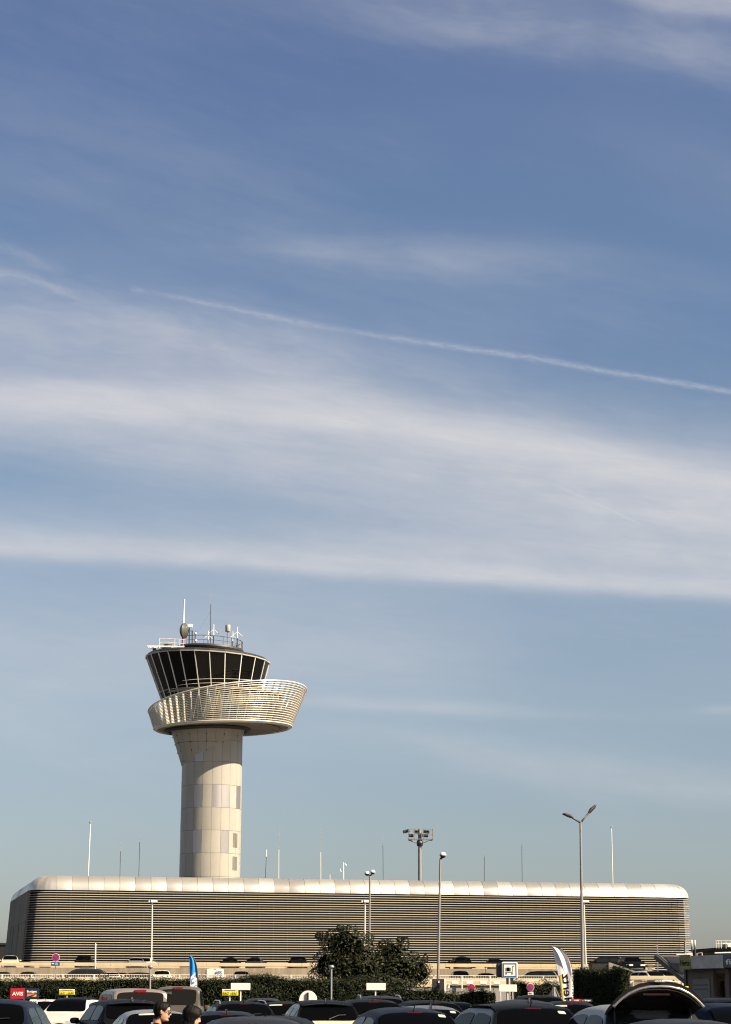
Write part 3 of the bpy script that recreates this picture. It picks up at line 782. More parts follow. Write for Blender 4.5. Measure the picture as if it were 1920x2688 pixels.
for x in (205, 280, 380):
    mb = MB(); mb.box(at(ex(x), ey(585), YT - 3), (.45, .6, .55)); mb.build('platform_wheel', M['dark_metal'], tw, TO)
# two louvred vents low on the lit side
for (y0, y1) in ((1590, 1785), (1905, 2095)):
    mb = MB(); za, zb = zz(1880 + y1 / 5.169, -RS * .5), zz(1880 + y0 / 5.169, -RS * .5)
    for cphi in (R(55), R(62)):
        for k in range(14):
            z = za + (zb - za) * (k + .5) / 14; c = Vector((SX + (RS + .012) * math.sin(cphi), YT - (RS + .012) * math.cos(cphi), z))
            mb.box(c, (.50, .05, (zb - za) / 28), Matrix.Rotation(cphi, 3, 'Z'))
    mb.build('vent_grille', M['poster_ink'], tw, TO)
mb = MB()
for c in range(24):
    a = R(15) * c + R(3)
    for h in (24 * kx, 44 * kx, 66 * kx):
        if (c % 2) == 0 and math.cos(a) > -.2:
            mb = MB(); rr = RCt - slope * h + .02; mb.box((CXc + rr * math.sin(a), YT - rr * math.cos(a), zct - h), (.12, .12, .16)); mb.build('fixing', M['dark_metal'], tw, TO)
# masts standing behind the long building
def rod(label, px0, py0, px1, py1, r0, col, split=None, Y=246, thin=.4, name='lightning_rod', cat='mast'):
    a = at(px0, py0, Y); b = at(px1, py1, Y); r0 *= .75; d = (b - a) / (b.z - a.z); base = a - d * (a.z)
    t = thing(name, label, cat, tuple(base), group='thin masts behind the long building')
    k = 1 if split is None else split
    m = a.lerp(b, k); mb = MB(); mb.tube([base, m], r0, 8); mb.build('pole', M[col], t, tuple(base), smooth=True, angle=50)
    if split is not None: mb = MB(); mb.tube([m, b], r0 * thin, 6); mb.build('tip', M['grey_metal'], t, tuple(base))
    return t, a, b, base
t, a, b, base = rod('thick white mast with a small cap, left of the control tower', 231.5, 2300, 237.5, 2160, .085, 'lamp_white')
mb = MB(); mb.lathe([(.12, -.1), (.14, .1), (.05, .2)], b, 10); mb.build('cap', M['grey_metal'], t, tuple(base))
rod('short thin dark rod between the white mast and the control tower', 315, 2300, 317, 2210, .045, 'dark_metal', .72)
rod('taller thin dark rod just left of the control tower', 364.5, 2302, 367.5, 2192, .045, 'dark_metal', .83)
t, a, b, base = rod('short rod, dark below and white above, right of the control tower', 697, 2303, 699.5, 2249, .045, 'dark_metal')
mb = MB(); mb.tube([b, at(699.8, 2231, 246)], .06, 6); mb.build('tip', M['lamp_white'], t, tuple(base))
rod('tall white needle rod, first to the right of the control tower', 732, 2304, 732.5, 2171, .05, 'lamp_white', .55, thin=.6)
rod('tall white needle rod, second to the right of the control tower', 842.5, 2306, 842, 2175, .05, 'lamp_white', .52, thin=.55)
rod('tiny white stub of a rod just above the roof edge', 866.5, 2306, 866.5, 2296, .05, 'lamp_white')
t, a, b, base = rod('short white mast with two small curved arms on the roof line', 902.5, 2308, 902, 2264, .075, 'lamp_white', name='antenna_mast')
mb = MB()
for s in (-1, 1):
    c = at(902, 2279, 246); mb.tube([c + Vector((s * .43 * math.sin(R(q)), 0, .58 * math.cos(R(q)) * (1 if s > 0 else 1))) for q in range(20 if s > 0 else 95, 75 if s > 0 else 150, 11)], .035, 5)
mb.build('arm', M['lamp_white'], t, tuple(base))
rod('thin dark rod left of the floodlight mast', 1006.5, 2308, 1005.5, 2195, .045, 'dark_metal', .78)
rod('shorter thin dark rod on the right half of the roof line', 1272, 2312, 1272, 2228, .045, 'dark_metal', .75)
rod('thin dark rod left of the double-arm street lamp', 1371.5, 2313, 1370.5, 2205, .045, 'dark_metal', .85)
t, a, b, base = rod('white mast right of the double-arm street lamp', 1609.5, 2316, 1606, 2172, .07, 'white_metal')
mb = MB(); mb.lathe([(.1, -.1), (.11, .08), (.04, .16)], b, 10); mb.build('cap', M['grey_metal'], t, tuple(base))
# floodlight mast
YM = 300; a = at(1103, 2310, YM); base = Vector((a.x, YM, 0)); fm = thing('floodlight_mast', 'tall floodlight mast with a caged lamp platform behind the long building', 'light mast', tuple(base)); mo = tuple(base); km = 1 / ppm(YM)
zb = at(1103, 2204, YM).z; zt_ = at(1103, 2178, YM).z
mb = MB(); mb.tube([base, Vector((a.x, YM, zt_ + .1))], .34, 14, r1=.27); mb.build('pole', M['pole'], fm, mo, smooth=True, angle=50)
mb = MB(); W_ = 1.85; x0, x1 = at(1073, 2190, YM).x - a.x, at(1136, 2190, YM).x - a.x
cs = [(x0, -.9), (x1, -.9), (x1, .9), (x0, .9)]
for z in (zb, (zb + zt_) / 2, zt_):
    for k in range(4):
        p, q = cs[k], cs[(k + 1) % 4]; mb.bar((a.x + p[0], YM + p[1], z), (a.x + q[0], YM + q[1], z), .08, .11 if z == zb else .05)
for p in cs + [(0.5, -.9), (-.8, -.9)]: mb.bar((a.x + p[0], YM + p[1], zb), (a.x + p[0], YM + p[1], zt_), .08, .08)
for p in cs: mb.bar((a.x + p[0], YM + p[1], zb - .05), (a.x, YM, zb - .75), .09, .09)
mb.build('lamp_cage', M['pole'], fm, mo)
mb = MB(); mb.lathe([(.42, -1.0), (.5, -.5), (.38, -.1)], (a.x, YM, zb), 14); mb.build('collar', M['dark_metal'], fm, mo)
for (px, py, w) in ((1067, 2182.5, 1.05), (1094, 2184, .85), (1120, 2184, .9), (1080, 2194, .75), (1117, 2194, .9)):
    c = at(px, py, YM - .4); mb = MB(); mb.box(c, (w, .6, .46), Matrix.Rotation(R(-14 if px < 1075 else 5), 3, 'Y'), bev=.08); mb.build('floodlight', M['lamp_dark'], fm, mo)
# ------------------------------------------------------------------ cars
def pchip(keys, y):
    """monotone smooth curve through (y, value) keys"""
    n = len(keys)
    if y <= keys[0][0]: return keys[0][1]
    if y >= keys[-1][0]: return keys[-1][1]
    for i in range(n - 1):
        if y <= keys[i + 1][0]: break
    def sl(j):
        return (keys[j + 1][1] - keys[j][1]) / (keys[j + 1][0] - keys[j][0])
    def tg(j):
        if j == 0: return sl(0)
        if j == n - 1: return sl(n - 2)
        a, b = sl(j - 1), sl(j)
        return 0 if a * b <= 0 else 2 * a * b / (a + b)
    x0, v0 = keys[i]; x1, v1 = keys[i + 1]; h = x1 - x0; t = (y - x0) / h; m0, m1 = tg(i) * h, tg(i + 1) * h
    return v0 * (2 * t ** 3 - 3 * t * t + 1) + m0 * (t ** 3 - 2 * t * t + t) + v1 * (3 * t * t - 2 * t ** 3) + m1 * (t ** 3 - t * t)

CAR = dict(
 hatch=dict(L=4.25, W=.89, wr=.60, H=1.48, roof=[(-2.12, .80), (-2.08, .96), (-1.98, 1.04), (-1.62, 1.33), (-1.42, 1.415), (-.9, 1.465), (-.2, 1.48), (.35, 1.435), (.62, 1.36), (1.18, 1.01), (1.75, .88), (2.05, .76), (2.12, .60)],
            belt=[(-2.12, .96), (-1.5, .985), (1.2, .93), (2.12, .7)], ws=(.34, 1.10), rw=(-1.95, -1.48), side=[(-1.55, -.55), (-.45, .72)]),
 small=dict(L=3.9, W=.85, wr=.57, H=1.47, roof=[(-1.95, .80), (-1.90, .98), (-1.80, 1.06), (-1.52, 1.35), (-1.36, 1.42), (-.8, 1.465), (-.1, 1.47), (.40, 1.42), (.66, 1.33), (1.12, 1.02), (1.62, .90), (1.88, .78), (1.95, .60)],
            belt=[(-1.95, .96), (-1.4, .99), (1.1, .94), (1.95, .7)], ws=(.38, 1.04), rw=(-1.78, -1.40), side=[(-1.42, -.50), (-.40, .72)]),
 suv=dict(L=4.5, W=.92, wr=.64, H=1.65, roof=[(-2.25, .88), (-2.20, 1.08), (-2.10, 1.16), (-1.80, 1.48), (-1.62, 1.585), (-1.0, 1.645), (-.2, 1.65), (.40, 1.60), (.66, 1.51), (1.15, 1.14), (1.8, 1.02), (2.16, .90), (2.25, .70)],
          belt=[(-2.25, 1.08), (-1.6, 1.11), (1.2, 1.05), (2.25, .85)], ws=(.40, 1.08), rw=(-2.07, -1.68), side=[(-1.75, -.60), (-.50, .76)]),
 sedan=dict(L=4.6, W=.90, wr=.58, H=1.44, roof=[(-2.30, .80), (-2.26, .98), (-2.1, 1.03), (-1.75, 1.07), (-1.05, 1.36), (-.75, 1.415), (-.1, 1.44), (.45, 1.40), (.72, 1.32), (1.30, .99), (1.95, .86), (2.22, .74), (2.30, .58)],
            belt=[(-2.30, .98), (-1.5, .98), (1.2, .93), (2.30, .7)], ws=(.45, 1.24), rw=(-1.66, -1.05), side=[(-1.2, -.35), (-.25, .85)]),
 van=dict(L=4.95, W=.95, wr=.80, H=1.97, roof=[(-2.48, 1.02), (-2.46, 1.20), (-2.42, 1.50), (-2.36, 1.86), (-2.24, 1.935), (-1.5, 1.965), (-.3, 1.97), (.75, 1.93), (1.05, 1.83), (1.75, 1.22), (2.20, 1.06), (2.42, .92), (2.48, .70)],
          belt=[(-2.48, 1.14), (-1.6, 1.16), (1.4, 1.10), (2.48, .9)], ws=(1.0, 1.68), rw=(-2.452, -2.365), side=[(-2.1, -.95), (-.80, .15), (.28, 1.2)]),
 smallvan=dict(L=4.3, W=.90, wr=.78, H=1.83, roof=[(-2.15, 1.0), (-2.14, 1.1), (-2.12, 1.4), (-2.08, 1.73), (-1.98, 1.795), (-1.2, 1.825), (-.2, 1.83), (.35, 1.78), (.62, 1.69), (1.2, 1.12), (1.8, .98), (2.08, .86), (2.15, .66)],
          belt=[(-2.15, 1.10), (-1.5, 1.1), (1.2, 1.05), (2.15, .8)], ws=(.60, 1.12), rw=(-2.125, -2.085), side=[(-.30, .74)]),
)
def car_surface(C):
    L, W, wr0, H = C['L'], C['W'], C['wr'], C['H']
    def Wy(y):
        e = abs(y) / (L / 2); k = max(0, (e - .70) / .30)
        return W * (1 - .16 * k ** 2.4)
    def Ry(y): return pchip(C['roof'], y)
    def By(y): return min(pchip(C['belt'], y), Ry(y) - .012)
    def wr_at(y):
        B, Rr = By(y), Ry(y); h = max(0.0, min(1.0, (Rr - B) / (H - B)))
        k = h ** .8
        wb = Wy(y) * .945
        return wb + (min(wr0 + .08 * (1 - h), wb) - wb) * k, h
    def sect(y):
        w, Rr, B = Wy(y), Ry(y), By(y); r, h = wr_at(y); z0 = .24 + .12 * max(0, (abs(y) / (L / 2) - .8) / .2)
        z0 = min(z0, Rr - .2)
        c = .03 * h + .012
        return [(0, z0), (.78 * w, z0), (.94 * w, z0 + .05), (.995 * w, z0 + .2 * (B - z0)), (1.0 * w, z0 + .5 * (B - z0)), (.99 * w, B - .12 * (B - z0)), (.97 * w, B - .03), (.945 * w, B),
                (r + (.945 * w - r) * .5, B + (Rr - B) * .48), (r + .02 * h, Rr - .10 * h), (r - .02 * h, Rr - .045 * h), (r - .08 * h - .01, Rr - .008), (r * .6, Rr + c * .6), (r * .3, Rr + c * .92), (0, Rr + c)]
    return sect, Wy, Ry, By, wr_at

def rr_map(a, b, rad=.35):
    """unit square to a rounded rectangle, a and b in -1..1"""
    m = max(abs(a), abs(b))
    if m == 0: return 0, 0
    d = math.hypot(a, b); p = 6
    s = (abs(a) ** p + abs(b) ** p) ** (1 / p)
    k = m / s
    return a * k, b * k
PATCH = [-1, -.97, -.9, -.75, -.5, -.2, 0, .2, .5, .75, .9, .97, 1]
def patch(fn, off, inner=False):
    """rows of points of surface fn(a, b) pushed out by off along its normal"""
    rows = []
    for b in PATCH:
        r = []
        for a in PATCH:
            x, y = rr_map(a, b); e = .02
            p = fn(x, y); du = fn(x + e, y) - fn(x - e, y); dv = fn(x, y + e) - fn(x, y - e)
            n = du.cross(dv)
            if n.length > 1e-9: n.normalize()
            r.append(p + n * off)
        rows.append(r)
    return rows
def solid_patch(mb, fn, off, mi=0):
    rows = patch(fn, off); c = sum((p for r in rows for p in r), Vector()) / (len(rows) * len(rows[0]))
    mb.grid(rows, mi)
    # short skirt so that the pane has thickness
    per = rows[0] + [r[-1] for r in rows[1:]] + rows[-1][-2::-1] + [r[0] for r in rows[-2:0:-1]]
    inn = patch(fn, -.02); per2 = inn[0] + [r[-1] for r in inn[1:]] + inn[-1][-2::-1] + [r[0] for r in inn[-2:0:-1]]
    mb.grid([per, per2], mi, closed=True)

def proto_parts(kind):
    """list of (name, mesh builder, material key, parent index, smooth angle) of one car"""
    C = CAR[kind]; sect, Wy, Ry, By, wr_at = car_surface(C); L, W = C['L'], C['W']
    out = []
    ys = sorted(set([k[0] for k in C['roof']] + [-L / 2 + L * i / 44 for i in range(45)] + [k[0] + .03 for k in C['roof'][:-1]] + [k[0] - .03 for k in C['roof'][1:]]))
    mb = MB(); rows = []
    for y in ys:
        h = sect(y); rows.append([Vector((x, y, z)) for x, z in h] + [Vector((-x, y, z)) for x, z in reversed(h[1:-1])])
    mb.grid(rows, closed=True)
    for r in (rows[0], rows[-1]): mb.add(r, [tuple(range(len(r)))])
    out.append(('body', mb, 'PAINT', None, 40))
    def topfn(y0, y1, wk, sgn=1):
        def f(a, b):
            y = (y0 + y1) / 2 + (y1 - y0) / 2 * b; r, h = wr_at(y); c = .03 * h + .012
            x = a * (r * wk - .02) * sgn; t = abs(x) / max(r, .1)
            return Vector((x, y, Ry(y) + c * (1 - t * t)))
        return f
    mb = MB(); f = topfn(C['ws'][1], C['ws'][0], .93, -1); solid_patch(mb, f, .012); out.append(('windscreen', mb, 'car_glass', None, 40))
    if kind != 'smallvan':
        mb = MB(); f = topfn(C['rw'][0], C['rw'][1], .92); solid_patch(mb, f, .012)
        out.append(('rear_window', mb, 'van_glass' if kind == 'van' else 'car_glass', None, 40))
    def sidefn(y0, y1, s, lo=.10, hi=.93):
        def f(a, b):
            y = (y0 + y1) / 2 + (y1 - y0) / 2 * a
            S_ = sect(y); b0, m_, t0 = S_[7], S_[8], S_[9]; k = lo + (hi - lo) * (b + 1) / 2
            q = k * 2
            x, z = (b0[0] + (m_[0] - b0[0]) * q, b0[1] + (m_[1] - b0[1]) * q) if q < 1 else (m_[0] + (t0[0] - m_[0]) * (q - 1), m_[1] + (t0[1] - m_[1]) * (q - 1))
            return Vector((s * x, y, z))
        return f
    for s in (-1, 1):
        for (y0, y1) in C['side']:
            mb = MB(); f = sidefn(y0, y1, s) if s > 0 else (lambda g: (lambda a, b: g(-a, b)))(sidefn(y0, y1, s))
            solid_patch(mb, f, .010); out.append(('side_window', mb, 'side_glass', None, 40))
    wy = L / 2 - .82; wr_ = .32 if kind not in ('suv', 'van') else .35
    for s in (-1, 1):
        for y in (-wy * .98, wy):
            mb = MB(); Mx = Matrix.Rotation(s * math.pi / 2, 3, 'Y')
            mb.lathe([(wr_ * .62, -.10), (wr_ * .93, -.105), (wr_, -.07), (wr_, .07), (wr_ * .93, .105), (wr_ * .62, .10)], (s * (W - .10), y, wr_), 22, M=Mx); i = len(out)
            out.append(('wheel', mb, 'tyre', None, 40))
            mb = MB(); mb.lathe([(wr_ * .63, .06), (wr_ * .63, .095), (wr_ * .5, .085), (wr_ * .15, .06), (.04, .08)], (s * (W - .10), y, wr_), 22, M=Mx); out.append(('rim', mb, 'rim', i, 40))
    zb = pchip(C['belt'], -L / 2)
    for s in (-1, 1):
        # tail lamp wrapped round the rear corner
        mb = MB(); hi = .22 if kind not in ('van', 'smallvan') else .62; lo_ = zb - .24 - (0 if kind not in ('van', 'smallvan') else .15)
        yl = -L / 2 + (.07 if kind not in ('van', 'smallvan') else .05)
        rows = []
        for k in range(5):
            z = lo_ - hi * .5 + hi * k / 4 * (1 if kind not in ('van', 'smallvan') else 1)
            wv = Wy(yl) * (.95 if kind not in ('van', 'smallvan') else .985)
            rows.append([Vector((s * (wv - .30 if kind not in ('van', 'smallvan') else s * 0 + s * (wv - .13) * 1), yl - .075, z)) if False else Vector((s * (wv - (.28 if kind not in ('van', 'smallvan') else .11)), -L / 2 - .012, z)), Vector((s * (wv - .06), -L / 2 - .012, z)), Vector((s * (wv + .012), yl + .02, z)), Vector((s * (Wy(yl + .25) * 1.004), yl + .24 - (.14 if kind in ('van', 'smallvan') else 0), z))])
        mb.grid(rows); out.append(('tail_light', mb, 'red_lamp', None, 40))
        mb = MB(); zf = pchip(C['roof'], L / 2 - .06) - .06
        rows = []
        for k in range(4):
            z = zf - .08 + .16 * k / 3
            rows.append([Vector((s * (Wy(L / 2) - .42), L / 2 + .012, z)), Vector((s * (Wy(L / 2) - .08), L / 2 + .012 , z)), Vector((s * (Wy(L / 2) + .012), L / 2 - .10, z)), Vector((s * Wy(L / 2 - .35) * 1.006, L / 2 - .35, z + .02))])
        mb.grid(rows); out.append(('headlight', mb, 'clear_lamp', None, 40))
        mb = MB(); ym = C['ws'][1] - .28; bz = pchip(C['belt'], ym) + .06
        mb.lathe([(.02, -.10), (.07, -.085), (.09, 0), (.075, .07), (.02, .09)], (s * (W + .09), ym, bz), 12, M=Matrix(((1.35, 0, 0), (0, .75, 0), (0, 0, .85)))); mb.bar((s * (W - .06), ym, bz - .05), (s * (W + .06), ym, bz - .03), .06, .04)
        out.append(('wing_mirror', mb, 'MIRROR', None, 40))
    mb = MB(); zp = .72 if kind != 'van' else .62; mb.box((0, -L / 2 - .012, zp), (.52, .02, .11)); out.append(('number_plate', mb, 'plate', None, None))
    mb = MB(); mb.box((0, L / 2 + .012, .42), (.52, .02, .11)); out.append(('number_plate', mb, 'plate', None, None))
    mb = MB(); mb.tube([Vector((0, -L / 2 + (.75 if kind != 'sedan' else 1.5), Ry(-L / 2 + (.75 if kind != 'sedan' else 1.5)) + .02)), Vector((0, -L / 2 + (.60 if kind != 'sedan' else 1.34), Ry(-L / 2 + .75) + (.16 if kind not in ('van',) else .12)))], .012, 6, r1=.005); out.append(('antenna', mb, 'trim', None, None))
    for (yy, nm) in ((-1, 'rear_bumper'), (1, 'front_bumper')):
        mb = MB(); yb = yy * (L / 2); rows = []
        for z in (.30, .34, .46, .50):
            o_ = .02 if .3 < z < .5 else 0
            rows.append([Vector((x * (Wy(yb) + .01), yb - yy * (.02 + .10 * (abs(x) ** 6)) + yy * (.03 + o_), z)) for x in (-1, -.97, -.85, -.5, 0, .5, .85, .97, 1)])
        mb.grid(rows); out.append((nm, mb, 'trim', None, 40))
    hb = MB()
    # high brake lamp under the roof's rear edge, rear wiper
    y1 = C['rw'][1] + .03; hb.box((0, y1 - .03, Ry(y1) + .03), (.26 if kind != 'van' else .36, .07, .03 if kind != 'van' else .10), bev=.01); out.append(('high_brake_light', hb, 'red_lamp' if kind == 'van' else 'dull_red_lamp', None, None))
    if kind in ('hatch', 'small', 'suv'):
        wb = MB(); ya = C['rw'][0] + .03; fn = topfn(C['rw'][0], C['rw'][1], .9); wb.tube([fn(0, -.95) + Vector((0, -.035, .02)), fn(.35, -.55) + Vector((0, -.035, .02)), fn(.62, -.50) + Vector((0, -.03, .02))], .012, 5); out.append(('rear_wiper', wb, 'trim', None, None))
    return out
_mesh = {}
def car_meshes(kind):
    if kind not in _mesh:
        L_ = []
        for (nm, mb, mk, par, ang) in proto_parts(kind):
            o = mb.build(nm, M[mk] if mk in M else M['trim'], smooth=ang is not None, angle=ang)
            L_.append((nm, o.data, mk, par)); bpy.data.objects.remove(o)
        _mesh[kind] = L_
    return _mesh[kind]
def make_car(kind, label, loc, yaw, paint, group, sc_=(1, 1, 1), cat='car', name='parked_car', mirror=None, extra=()):
    t = thing(name, label, cat, loc, R(yaw), group); t.scale = sc_
    obs = []
    for (nm, me, mk, par) in car_meshes(kind):
        o = bpy.data.objects.new(nm, me); COL.objects.link(o); o.parent = obs[par] if par is not None else t
        if mk in ('PAINT', 'MIRROR'):
            o.material_slots[0].link = 'OBJECT'; o.material_slots[0].material = M['paint_' + (paint if mk == 'PAINT' or mirror is None else mirror)]
        obs.append(o)
    C = CAR[kind]; sect, Wy, Ry, By, wr_at = car_surface(C)
    def top(y0, y1, wk):
        def f(a, b):
            y = (y0 + y1) / 2 + (y1 - y0) / 2 * b; r, h = wr_at(y); c = .03 * h + .012; x = a * (r * wk - .02); tt = abs(x) / max(r, .1)
            return Vector((x, y, Ry(y) + c * (1 - tt * tt)))
        return f
    for e in extra:
        mb = MB()
        if e == 'rails':
            for s in (-1, 1):
                mb = MB(); pts = []
                for k in range(9):
                    y = C['rw'][1] + .12 + (C['ws'][0] - .1 - C['rw'][1] - .12) * k / 8; r, h = wr_at(y); pts.append(Vector((s * (r - .06), y, Ry(y) + (.055 if 0 < k < 8 else .01))))
                mb.tube(pts, .018, 6); mb.build('roof_rail', M['chrome'], t, smooth=True, angle=50)
        elif e == 'dark_roof':
            solid_patch(mb, top(C['rw'][1] + .20, C['ws'][0] - .02, 1.0), .007)
            y0, y1 = C['rw'][1] - .02, C['rw'][1] + .30
            for q in range(6): solid_patch(mb, top(y0 + (y1 - y0) * q / 6, y0 + (y1 - y0) * (q + 1.25) / 6, 1.0), .0075 + .0004 * q)
            if yaw < 90: solid_patch(mb, top(C['rw'][0] + .03, C['rw'][1] + .02, 1.0), .006)
            mb.build('roof_panel', M['paint_black'], t, smooth=True, angle=40)
        elif e == 'strip':       # daylight through the car, painted as a pale band on the rear window
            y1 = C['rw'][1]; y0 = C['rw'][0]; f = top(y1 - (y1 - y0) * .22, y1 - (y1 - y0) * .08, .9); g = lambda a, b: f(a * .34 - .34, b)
            solid_patch(mb, g, .020); mb.build('window_light_strip', M['strip'], t, smooth=True, angle=40)
        elif e == 'strip_front':  # same painted daylight band, on the windscreen
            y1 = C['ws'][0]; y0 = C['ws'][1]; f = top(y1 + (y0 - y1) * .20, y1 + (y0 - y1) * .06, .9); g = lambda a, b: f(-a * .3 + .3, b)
            solid_patch(mb, g, .022); mb.build('window_light_strip', M['strip'], t, smooth=True, angle=40)
        elif e == 'sticker':
            y1 = C['rw'][1]; y0 = C['rw'][0]; f = top(y0 + (y1 - y0) * .72, y0 + (y1 - y0) * .88, .9); g = lambda a, b: f(a * .10 + .76, b)
            solid_patch(mb, g, .020); mb.build('window_sticker', M['strip'], t, smooth=True, angle=40)
        elif e == 'spoiler':
            y1 = C['rw'][1]; rows = []
            for dz, dy in ((.03, .10), (.045, -.02), (.025, -.20), (.0, -.19), (.0, .0)):
                rows.append([Vector((x * .60, y1 + dy + .10 * abs(x) ** 3, Ry(y1) + .02 + dz - .05 * abs(x) ** 2)) for x in (-1, -.8, -.4, 0, .4, .8, 1)])
            mb.grid(rows + [rows[0]]); mb.build('spoiler', M['paint_black' if 'dark_roof' in extra else 'paint_' + paint], t, smooth=True, angle=50)
        elif e == 'fin':
            y = C['rw'][1] + .22; z = Ry(y) + .03; mb.prism([(-.02, y - .10, z), (-.02, y + .14, z), (-.02, y - .06, z + .10)], (.04, 0, 0)); mb.build('aerial_fin', M['trim'], t)
    return t
def car_at(kind, label, px, py, Y, yaw, paint, group='cars parked in the rental lot', ground=0.0, cat='car', extra=(), wk=1.0, name='parked_car', mirror=None):
    """stand a car so that the middle of its roof is seen at (px, py)"""
    p = at(px, py, Y); H = CAR[kind]['H'] + .03; k = (p.z - ground) / H
    kk = max(.88, min(1.13, k))
    if abs(kk - k) > .005: print('height', label[:40], round(k, 2))
    return make_car(kind, label, (p.x, p.y, ground), yaw, paint, group, (wk, wk, kk), cat, name, mirror, extra)

# --- the rental lot, nearest rows seen from behind over the lower edge of the picture
LOT = [
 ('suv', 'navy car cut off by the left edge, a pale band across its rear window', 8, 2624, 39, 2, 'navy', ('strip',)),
 ('hatch', 'red car with a pale roof half hidden behind the white car', 122, 2625, 77, 8, 'red', ('glint_roof',)),
 ('hatch', 'white hatchback facing forwards between the parking signs', 196, 2620, 70, 172, 'white', ('dark_roof',)),
 ('suv', 'large black car with a roof fin, in front of the beige van', 318, 2624, 50, 17, 'black', ('fin', 'spoiler')),
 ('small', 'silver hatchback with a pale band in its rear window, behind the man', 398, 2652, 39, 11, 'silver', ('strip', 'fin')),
 ('hatch', 'dark blue car whose low roof shows just right of the woman', 588, 2655, 41, 6, 'navy', ('fin',)),
 ('sedan', 'nearest dark car, only its curved roof rising over the bottom edge in the middle', 662, 2671, 25, 8, 'graphite', ()),
 ('hatch', 'dark car with a bright roof edge and green sticker, under the cream hatchback', 722, 2668, 33, -3, 'black', ('sticker',)),
 ('suv', 'black estate with bright roof rails below the E61 sign', 622, 2629, 54, 10, 'black', ('rails',)),
 ('hatch', 'dark rounded car furthest back, right of the white sign beside E61', 690, 2621, 70, 3, 'graphite', ()),
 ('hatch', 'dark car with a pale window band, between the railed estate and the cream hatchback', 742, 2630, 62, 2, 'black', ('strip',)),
 ('hatch', 'cream hatchback with a black roof in the row below the round sign', 838, 2627, 48, 8, 'cream', ('dark_roof', 'spoiler', 'fin')),
 ('hatch', 'black car peeping out right of the cream hatchback', 893, 2630, 56, -8, 'black', ('sticker',)),
 ('suv', 'dark off-roader under the middle white sign, furthest back', 990, 2615, 62, 4, 'graphite', ('rails',)),
 ('suv', 'wide black car just in front of the dark off-roader', 962, 2624, 52, 6, 'black', ()),
 ('suv', 'black car with a smooth roof below the dark box by the hedge', 1112, 2627, 54, 8, 'black', ()),
 ('hatch', 'grey car with a stubby roof aerial and bright window edge', 1118, 2641, 44, 3, 'grey', ('fin', 'sticker')),
 ('hatch', 'dark navy hatchback with tinted side windows, below the middle blank sign', 1048, 2646, 35, 9, 'navy', ('sticker',)),
 ('hatch', 'black car with a light bonnet strip under the no-stopping sign', 1195, 2631, 74, 184, 'black', ()),
 ('suv', 'big grey car with a black roof and wide rear window, right of the middle', 1330, 2636, 35, 11, 'grey', ('dark_roof', 'sticker')),
 ('hatch', 'slate coloured car behind the big grey one, roof under the white sign post', 1365, 2626, 46, 5, 'graphite', ('fin',)),
 ('suv', 'tall black car furthest back below the triangular sign', 1405, 2613, 66, 3, 'black', ()),
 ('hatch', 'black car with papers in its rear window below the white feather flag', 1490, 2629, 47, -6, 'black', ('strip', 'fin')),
 ('sedan', 'dark car nearest the bottom right, in front of the raised tailgate', 1772, 2677, 25, 12, 'graphite', ()),
 ('sedan', 'dark blue car with a silver bonnet edge at the right edge', 1905, 2636, 33, 196, 'navy', ()),
 ('suv', 'black roof behind the raised tailgate, in front of the rental cabin', 1888, 2621, 46, 8, 'black', ()),
]
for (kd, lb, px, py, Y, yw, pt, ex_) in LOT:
    wr_ = 'glint_roof' in ex_
    t = car_at(kd, lb, px, py, Y, yw, pt, extra=[e for e in ex_ if e != 'glint_roof'])
    if wr_:
        C = CAR[kd]; sect, Wy, Ry, By, wr_at = car_surface(C); mb = MB()
        def f(a, b, C=C):
            y0, y1 = C['rw'][1], C['ws'][0]; y = (y0 + y1) / 2 + (y1 - y0) / 2 * b; r, h = wr_at(y); x = a * r * .97
            return Vector((x, y, Ry(y) + (.03 * h + .012) * (1 - (abs(x) / r) ** 2)))
        solid_patch(mb, f, .008); mb.build('roof_panel', M['paint_white'], t, smooth=True, angle=40)  # white panel painted for the sun glint on the red roof
v = car_at('van', 'beige van seen from behind, with side windows, left of the taupe van', 343, 2596, 64, 14, 'beige', cat='van', name='parked_van', wk=1.0)
v = car_at('van', 'taupe van seen from behind with a big arch reflected in its rear glass', 474, 2590, 80, 3.2, 'taupe', cat='van', name='parked_van')
mb = MB(); put_text(mb, 'AVIS', (-.42, -2.44, 1.74), (1, 0, 0), (0, .08, 1), w=.36, h=.09, bold=.02, thick=.02); mb.build('window_lettering', M['poster'], v)

# --- upper deck: only roofs and windows stand above the parapet
G = 'cars on the upper parking deck'
for (kd, lb, px, py, yw, pt, Y) in [
 ('suv', 'cream-pillared dark car at the far left of the upper deck', 27, 2513, 190, 'cream', 204),
 ('suv', 'dark tall car behind the no-parking sign on the upper deck', 223, 2512, 4, 'black', 205),
 ('sedan', 'dark low car with a light roof, in front of the box-headed lamp post', 357, 2523, 8, 'silver', 203),
 ('hatch', 'white-roofed car just left of the box-headed lamp post on the upper deck', 382, 2517, 176, 'white', 206),
 ('hatch', 'dark flat-roofed car above the white delivery van', 605, 2521, 3, 'black', 204),
 ('hatch', 'dark rounded car on the upper deck, right of the one above the delivery van', 671, 2520, -3, 'graphite', 204),
 ('suv', 'black car on the upper deck left of the big bush', 781, 2517, 5, 'black', 204),
 ('suv', 'black car on the upper deck between the bush and the luggage sign', 1209, 2517, 6, 'black', 204),
 ('sedan', 'low dark car on the upper deck just left of the luggage sign', 1297, 2522, 2, 'black', 204),
 ('suv', 'dark car at the ramp end of the upper deck above the clipped hedge', 1584, 2521, 90, 'black', 203)]:
    car_at(kd, lb, px, py, Y, yw, pt, group=G, ground=Z2)
